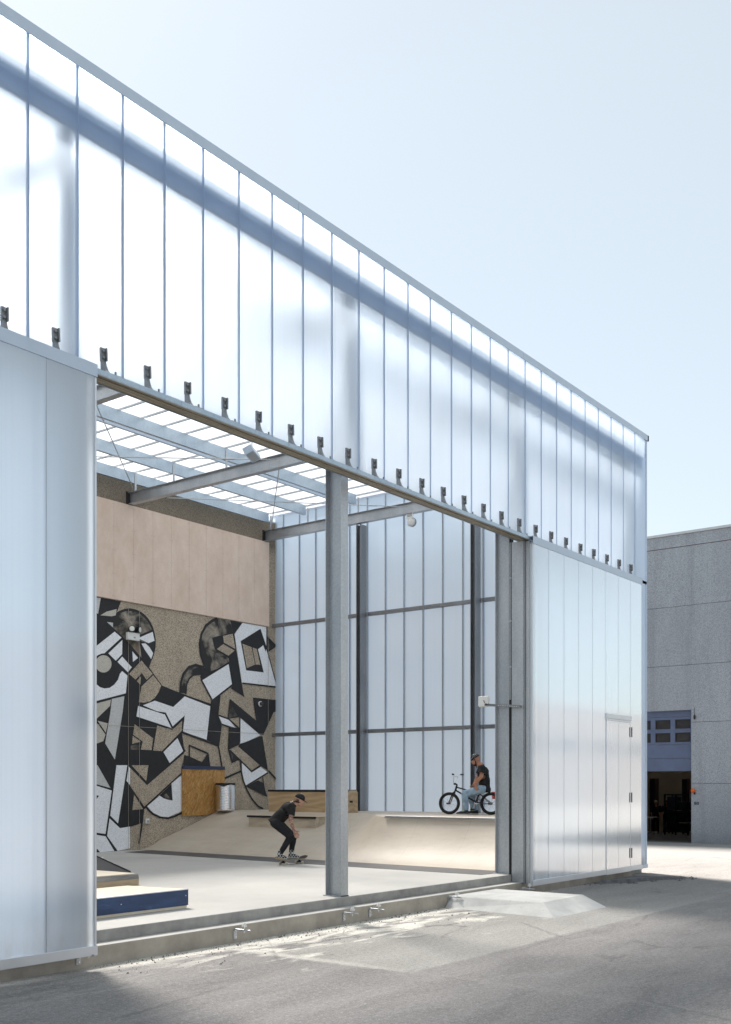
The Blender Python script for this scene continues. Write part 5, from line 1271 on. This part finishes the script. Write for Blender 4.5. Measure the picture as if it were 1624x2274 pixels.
# ---- bicycle and its rider
def bike_and_rider():
    fd = Vector((20.165 - 20.385, 12.927 - 12.021, 0)).normalized(); nl = Vector((-fd.y, fd.x, 0))    # forward, near (left) side
    O = Vector((20.385, 12.021, ZP)); k = .0010246
    bk = wthing('bmx_bicycle', 'black BMX bicycle with chrome handlebar, under the helmeted person', 'bicycle', tuple(O))
    def q(a, b, z): return O + fd * a + nl * b + UP * z
    Rw, WB = .252, .975
    def wheel(a, nm):
        c = q(a, 0, Rw); circ = lambda r, b=0, n_=48: [c + fd * (r * math.cos(2 * math.pi * i / n_)) + UP * (r * math.sin(2 * math.pi * i / n_)) + nl * b for i in range(n_)]
        w = MB(); w.tube(circ(Rw - .027), .027, 10, closed=True); w = w.build(nm, 'tyre', bk, True)
        m = MB(); m.tube(circ(Rw - .058), .013, 6, closed=True); m.build('rim', 'black_steel', w, True)
        m = MB()
        for i in range(32):
            th = 2 * math.pi * i / 32; e = c + fd * ((Rw - .06) * math.cos(th)) + UP * ((Rw - .06) * math.sin(th)); s_ = 1 if i % 2 else -1
            h = c + nl * (.03 * s_) + (fd * math.cos(th + .9 * (1 if i % 4 < 2 else -1)) + UP * math.sin(th + .9 * (1 if i % 4 < 2 else -1))) * .022
            m.tube([h, e], .0017, 4, caps=False)
        m.build('spokes', 'chrome', w)
        MB().tube([c - nl * .055, c - nl * .03, c + nl * .03, c + nl * .055], [.014, .024, .024, .014], 12).build('hub', 'black_steel', w, True)
        return c
    wheel(0, 'wheel'); wheel(WB, 'wheel')
    BBp, HT, HB, ST = q(.355, 0, .285), q(.805, 0, .63), q(.835, 0, .535), q(.265, 0, .475)
    m = MB(); m.tube([HT + (HT - HB) * .12, HB], .022, 12); m.tube([HT - (HT - HB) * .15, ST], .017, 10); m.tube([HB + (HT - HB) * .15, BBp], .019, 10); m.tube([BBp, ST + (ST - BBp) * .08], .016, 10)
    for s_ in (-1, 1):
        m.tube([BBp + nl * .02 * s_, q(.24, .055 * s_, .262), q(0, .058 * s_, Rw)], .009, 8); m.tube([ST + nl * .015 * s_, q(.10, .052 * s_, .33), q(0, .058 * s_, Rw)], .008, 8)
    m.tube([BBp - nl * .035, BBp + nl * .035], .024, 12); m.build('frame', 'black_steel', bk, True)
    m = MB(); cr = q(.865, 0, .49); m.tube([HB, cr], .02, 10); m.tube([cr - nl * .06, cr + nl * .06], .018, 8)
    for s_ in (-1, 1): m.tube([cr + nl * .058 * s_, q(.905, .058 * s_, .42), q(WB, .058 * s_, Rw)], [.018, .016, .011], 8)
    m.build('fork', 'black_steel', bk, True)
    for a in (0, WB):
        MB().tube([q(a, .06, Rw), q(a, .165, Rw)], .018, 10).build('peg', 'black_steel', bk)
    stem = q(.80, 0, .675); MB().tube([q(.795, 0, .64), stem, q(.84, 0, .69)], .02, 8).build('stem', 'black_steel', bk)
    cl = q(.845, 0, .69); box_ = MB(); box_.tube([cl - nl * .035, cl + nl * .035], .024, 8); box_.build('stem_clamp', 'black_steel', bk)
    for s_ in (-1, 1):
        pts = [cl, cl + nl * .04 * s_, cl + nl * .10 * s_ + UP * .05 - fd * .004, cl + nl * .15 * s_ + UP * .19 - fd * .03, cl + nl * .19 * s_ + UP * .212 - fd * .04, cl + nl * .235 * s_ + UP * .212 - fd * .05]
        MB().tube(pts, .0115, 8).build('handlebar', 'chrome', bk, True)
        MB().tube([pts[-1], cl + nl * .36 * s_ + UP * .213 - fd * .07], .017, 10).build('grip', 'black_rubber', bk)
        MB().tube([cl + nl * .36 * s_ + UP * .213 - fd * .07, cl + nl * .368 * s_ + UP * .213 - fd * .071], .02, 10).build('bar_end', 'black_rubber', bk)
    MB().tube([cl - nl * .14 + UP * .165 - fd * .025, cl + nl * .14 + UP * .165 - fd * .025], .009, 8).build('crossbar', 'chrome', bk)
    MB().tube([ST, ST + (ST - BBp).normalized() * .09], .0125, 8).build('seat_post', 'black_steel', bk)
    sc_ = ST + (ST - BBp).normalized() * .10
    flesh('saddle', [cap_prim(sc_ + fd * .12 + UP * .012, .018, sc_ - fd * .03, .032), ell_prim(sc_ - fd * .08 + UP * .006, (fd * .07, nl * .065, UP * .028))], .006, ['black_rubber'], bk, 2)
    MB().lathe([(.060, -.002), (.062, 0), (.062, .004), (.060, .006)], (0, 0, 0), 'Y', 24)
    m = MB(); m.tube([BBp - nl * .045, BBp - nl * .05], .062, 24); m.build('sprocket', 'chrome', bk)
    m = MB(); r1, r2 = .062, .024; ch = []
    for i in range(9): th = -math.pi / 2 + math.pi * i / 8; ch.append(BBp - nl * .047 + fd * (r1 * math.cos(th)) + UP * (r1 * math.sin(th)))
    ra = q(0, -.047, Rw)
    for i in range(9): th = math.pi / 2 + math.pi * i / 8; ch.append(ra + fd * (r2 * math.cos(th)) + UP * (r2 * math.sin(th)))
    m.tube(ch, .005, 5, closed=True); m.build('chain', 'black_steel', bk)
    for s_, dv in ((-1, Vector((0, 0, -1))), (1, Vector((0, 0, 1)))):
        dv = (UP * (-.98 * s_) + fd * .2 * s_).normalized(); a = BBp + nl * .06 * s_; b = a + dv * .165
        MB().tube([a, b], .012, 8).build('crank', 'chrome', bk)
        pd = MB(); c = b + nl * .055 * s_
        vs = [c + fd * x + nl * y + UP * z for z in (-.011, .011) for y in (-.045, .045) for x in (-.048, .048)]
        pd.add(vs, [(0, 2, 3, 1), (4, 5, 7, 6), (0, 1, 5, 4), (2, 6, 7, 3), (0, 4, 6, 2), (1, 3, 7, 5)]); pd.build('pedal', 'black_rubber', bk, bevel=.003)
    # rider
    def p(x, y, b=0.0):
        u = (x - 1270) * k; a = -(u + .402 * b) / .917; w = .40 * a - .917 * b
        return q(a, b, (1517 - y) * k - .0 + w * .012)
    t = wthing('person', 'person in helmet, dark T-shirt and pale jeans sitting on a BMX bicycle', 'person', tuple(q(.45, 0, 0)))
    hipN, hipF = p(1085, 960, .10), p(1100, 955, -.10); knN, knF = p(705, 1060, .17), p(830, 1090, -.22); anN, anF = p(735, 1420, .20), p(975, 1425, -.22)
    pel, mid, chest, neck = p(1120, 930), p(1130, 760), p(1105, 580), p(1065, 440)
    shN, shF = p(1070, 505, .18), p(1090, 500, -.18); elN, wrN = p(1040, 690, .25), p(915, 850, .20); elF, wrF = p(1030, 690, -.25), p(930, 860, -.16)
    hc = p(958, 330); hf = fd * .90 + nl * .22 - UP * .32; hp, f, u, l = head_prims(hc, hf, UP + fd * .25)
    B = list(hp) + [cap_prim(p(1060, 460), .060, p(985, 360), .055)]
    B += [ell_prim(pel, (fd * .11, nl * .15, UP * .10)), cap_prim(pel, .11, mid, .112), cap_prim(mid, .112, chest, .12), cap_prim(chest, .12, neck, .065)]
    for s_, e_, w_ in ((shN, elN, wrN), (shF, elF, wrF)): B += [cap_prim(chest, .08, s_, .06), cap_prim(s_, .056, e_, .045), cap_prim(e_, .046, w_, .030)]
    B += hand_prims(wrN, -fd * .35 - UP * .75 + nl * .2, -nl * .4 - UP * .5 - fd * .3, fd, .5) + hand_prims(wrF, fd * .4 - UP * .7, nl * .3 - UP * .5, fd, .5)
    for h_, k_, a_ in ((hipN, knN, anN), (hipF, knF, anF)): B += [cap_prim(pel, .09, h_, .085), cap_prim(h_, .08, k_, .055), cap_prim(k_, .055, a_, .036)]
    flesh('body', B, .0085, ['skin_tan'], t, 4)
    eyes(hc, f, u, l, t)
    be = [ell_prim(hc - u * .090 + f * .045, (f * .045, l * .047, u * .034))] + [cap_prim(hc + l * s_ * .066 - u * .02 + f * .005, .014, hc + l * s_ * .046 - u * .085 + f * .03, .017, 8, 3) for s_ in (-1, 1)]
    flesh('beard', be, .006, ['dark_hair'], t, 1)
    se, sf = shN + (elN - shN) * .62, shF + (elF - shF) * .62
    S = [ell_prim(p(1150, 960), (fd * .125, nl * .165, UP * .10)), cap_prim(p(1140, 960), .125, mid, .125), ell_prim(mid, (fd * .13, nl * .18, UP * .14)), cap_prim(mid, .122, chest, .132), ell_prim(chest, (fd * .13, nl * .195, UP * .12)), cap_prim(chest, .12, p(1068, 450), .075)]
    S += [ell_prim(p(1195, 990), (fd * .07, nl * .14, UP * .07))]
    for s_, e_ in ((shN, se), (shF, sf)): S += [cap_prim(chest, .10, s_, .082), cap_prim(s_, .080, e_, .080)]
    na = (p(1060, 430) - p(1100, 560)).normalized()
    flesh('t_shirt', S, .010, ['shirt'], t, 3, None, .010, [(se, (elN - shN).normalized(), .13), (sf, (elF - shF).normalized(), .13), (p(1130, 1035), -UP, .3), (p(1064, 440), na, .16)])
    vs, fs = ell_prim(p(1000, 560, .10), (fd * .006, nl * .02, UP * .03), 8, 6); MB().add(vs, fs).build('chest_print', 'lace_white', t)
    J = [ell_prim(pel - UP * .02, (fd * .125, nl * .155, UP * .10))]
    for h_, k_, a_ in ((hipN, knN, anN), (hipF, knF, anF)): J += [cap_prim(pel, .10, h_, .10), cap_prim(h_, .10, k_, .082), cap_prim(k_, .082, a_ + (k_ - a_) * .5, .072), cap_prim(a_ + (k_ - a_) * .5, .072, a_ + (k_ - a_) * .08, .064)]
    flesh('jeans', J, .010, ['light_jeans'], t, 3, None, .014)
    tn = fd * .92 + nl * .12
    hN = q(0, 0, 0) + (anN - O) ; hN.z = ZP; hF = Vector(anF); hF.z = ZP
    shoe(hN - tn * .06, hN + tn * .235, t, 'shoe_black', 'lace_yellow', ZP, 0, .05)
    shoe(hF - fd * .06, hF + fd * .225, t, 'shoe_black', 'lace_yellow', ZP, 0, .05)
    hm = flesh('helmet', [ell_prim(hc + u * .050 - f * .010, (f * .122, l * .104, u * .104)), ell_prim(hc + u * .0 - f * .06, (f * .068, l * .096, u * .07))], .008, ['helmet'], t, 2, cut=[(hc + u * .022 + f * .06, (-u - f * .38).normalized())])
    for s_ in (-1, 1): MB().tube([hc + l * s_ * .082 + u * .03 + f * .02, hc + l * s_ * .07 - u * .05 + f * .015, hc + l * s_ * .03 - u * .125 + f * .03], .006, 6).build('strap', 'black_rubber', hm)
    MB().tube([hc + l * .03 - u * .125 + f * .03, hc - l * .03 - u * .125 + f * .03, hc - u * .165 + f * .035], .007, 6).build('chin_strap', 'black_rubber', hm)
bike_and_rider()

# ---- two people in the dark doorway of the grey building
def worker(loc, label, crossed, cap_):
    t = thing('person', label, 'person', loc, 0)
    B = []; f = Vector((-.9, -.45, 0)).normalized(); l = Vector((-f.y, f.x, 0)) ; hc = Vector((0, 0, 1.60))
    hp, f_, u, l_ = head_prims(hc, f, UP); B += hp + [cap_prim((0, 0, 1.42), .055, (0, 0, 1.54), .052)]
    S = [ell_prim((0, 0, 1.25), (f * .12, l * .19, UP * .2)), cap_prim((0, 0, 1.3), .12, (0, 0, 1.0), .13), ell_prim((0, 0, .98), (f * .12, l * .17, UP * .1))]
    for s_ in (-1, 1):
        sh = l * s_ * .19 + UP * 1.38; el = l * s_ * .25 + UP * 1.10 + f * .04
        wr = (-l * s_ * .02 + UP * 1.12 + f * .20) if crossed else (l * s_ * .20 + UP * .86 + f * .14)
        B += [cap_prim(sh, .055, el, .042), cap_prim(el, .042, wr, .03)] + hand_prims(wr, wr - el, -f, UP, .4); S += [cap_prim(sh, .08, el + (sh - el) * .15, .065)]
    J = []
    for s_ in (-1, 1): J += [cap_prim(l * s_ * .09 + UP * .92, .095, l * s_ * .10 + UP * .5, .07), cap_prim(l * s_ * .10 + UP * .5, .07, l * s_ * .11 + UP * .10, .058)]
    B += [cap_prim((0, 0, 1.35), .1, (0, 0, .95), .1)] + [cap_prim(l * s_ * .09 + UP * .92, .07, l * s_ * .11 + UP * .08, .04) for s_ in (-1, 1)]
    flesh('body', B, .014, ['skin_tan'], t, 2); flesh('work_shirt', S, .016, ['work_navy'], t, 2, None, .006); flesh('trousers', J, .016, ['work_navy'], t, 2, None, .006)
    for s_ in (-1, 1):
        c = l * s_ * .11
        flesh('shoe', [ell_prim(c + f * .06 + UP * .045, (f * .14, l * .05, UP * .045))], .012, ['shoe_black'], t, 1)
    flesh('cap' if cap_ else 'hair', [ell_prim(hc + UP * .05, (f * .105, l * .085, UP * .085))], .012, [cap_], t, 1, cut=[(hc + UP * .03, -UP)])
worker((52.5, 21.14, -.585), 'person in dark work clothes and pale cap leaning inside the doorway', False, 'shoe_sole')
worker((52.9, 20.72, -.59), 'person in dark work clothes standing with arms folded inside the doorway', True, 'dark_hair')
bpy.context.view_layer.update()
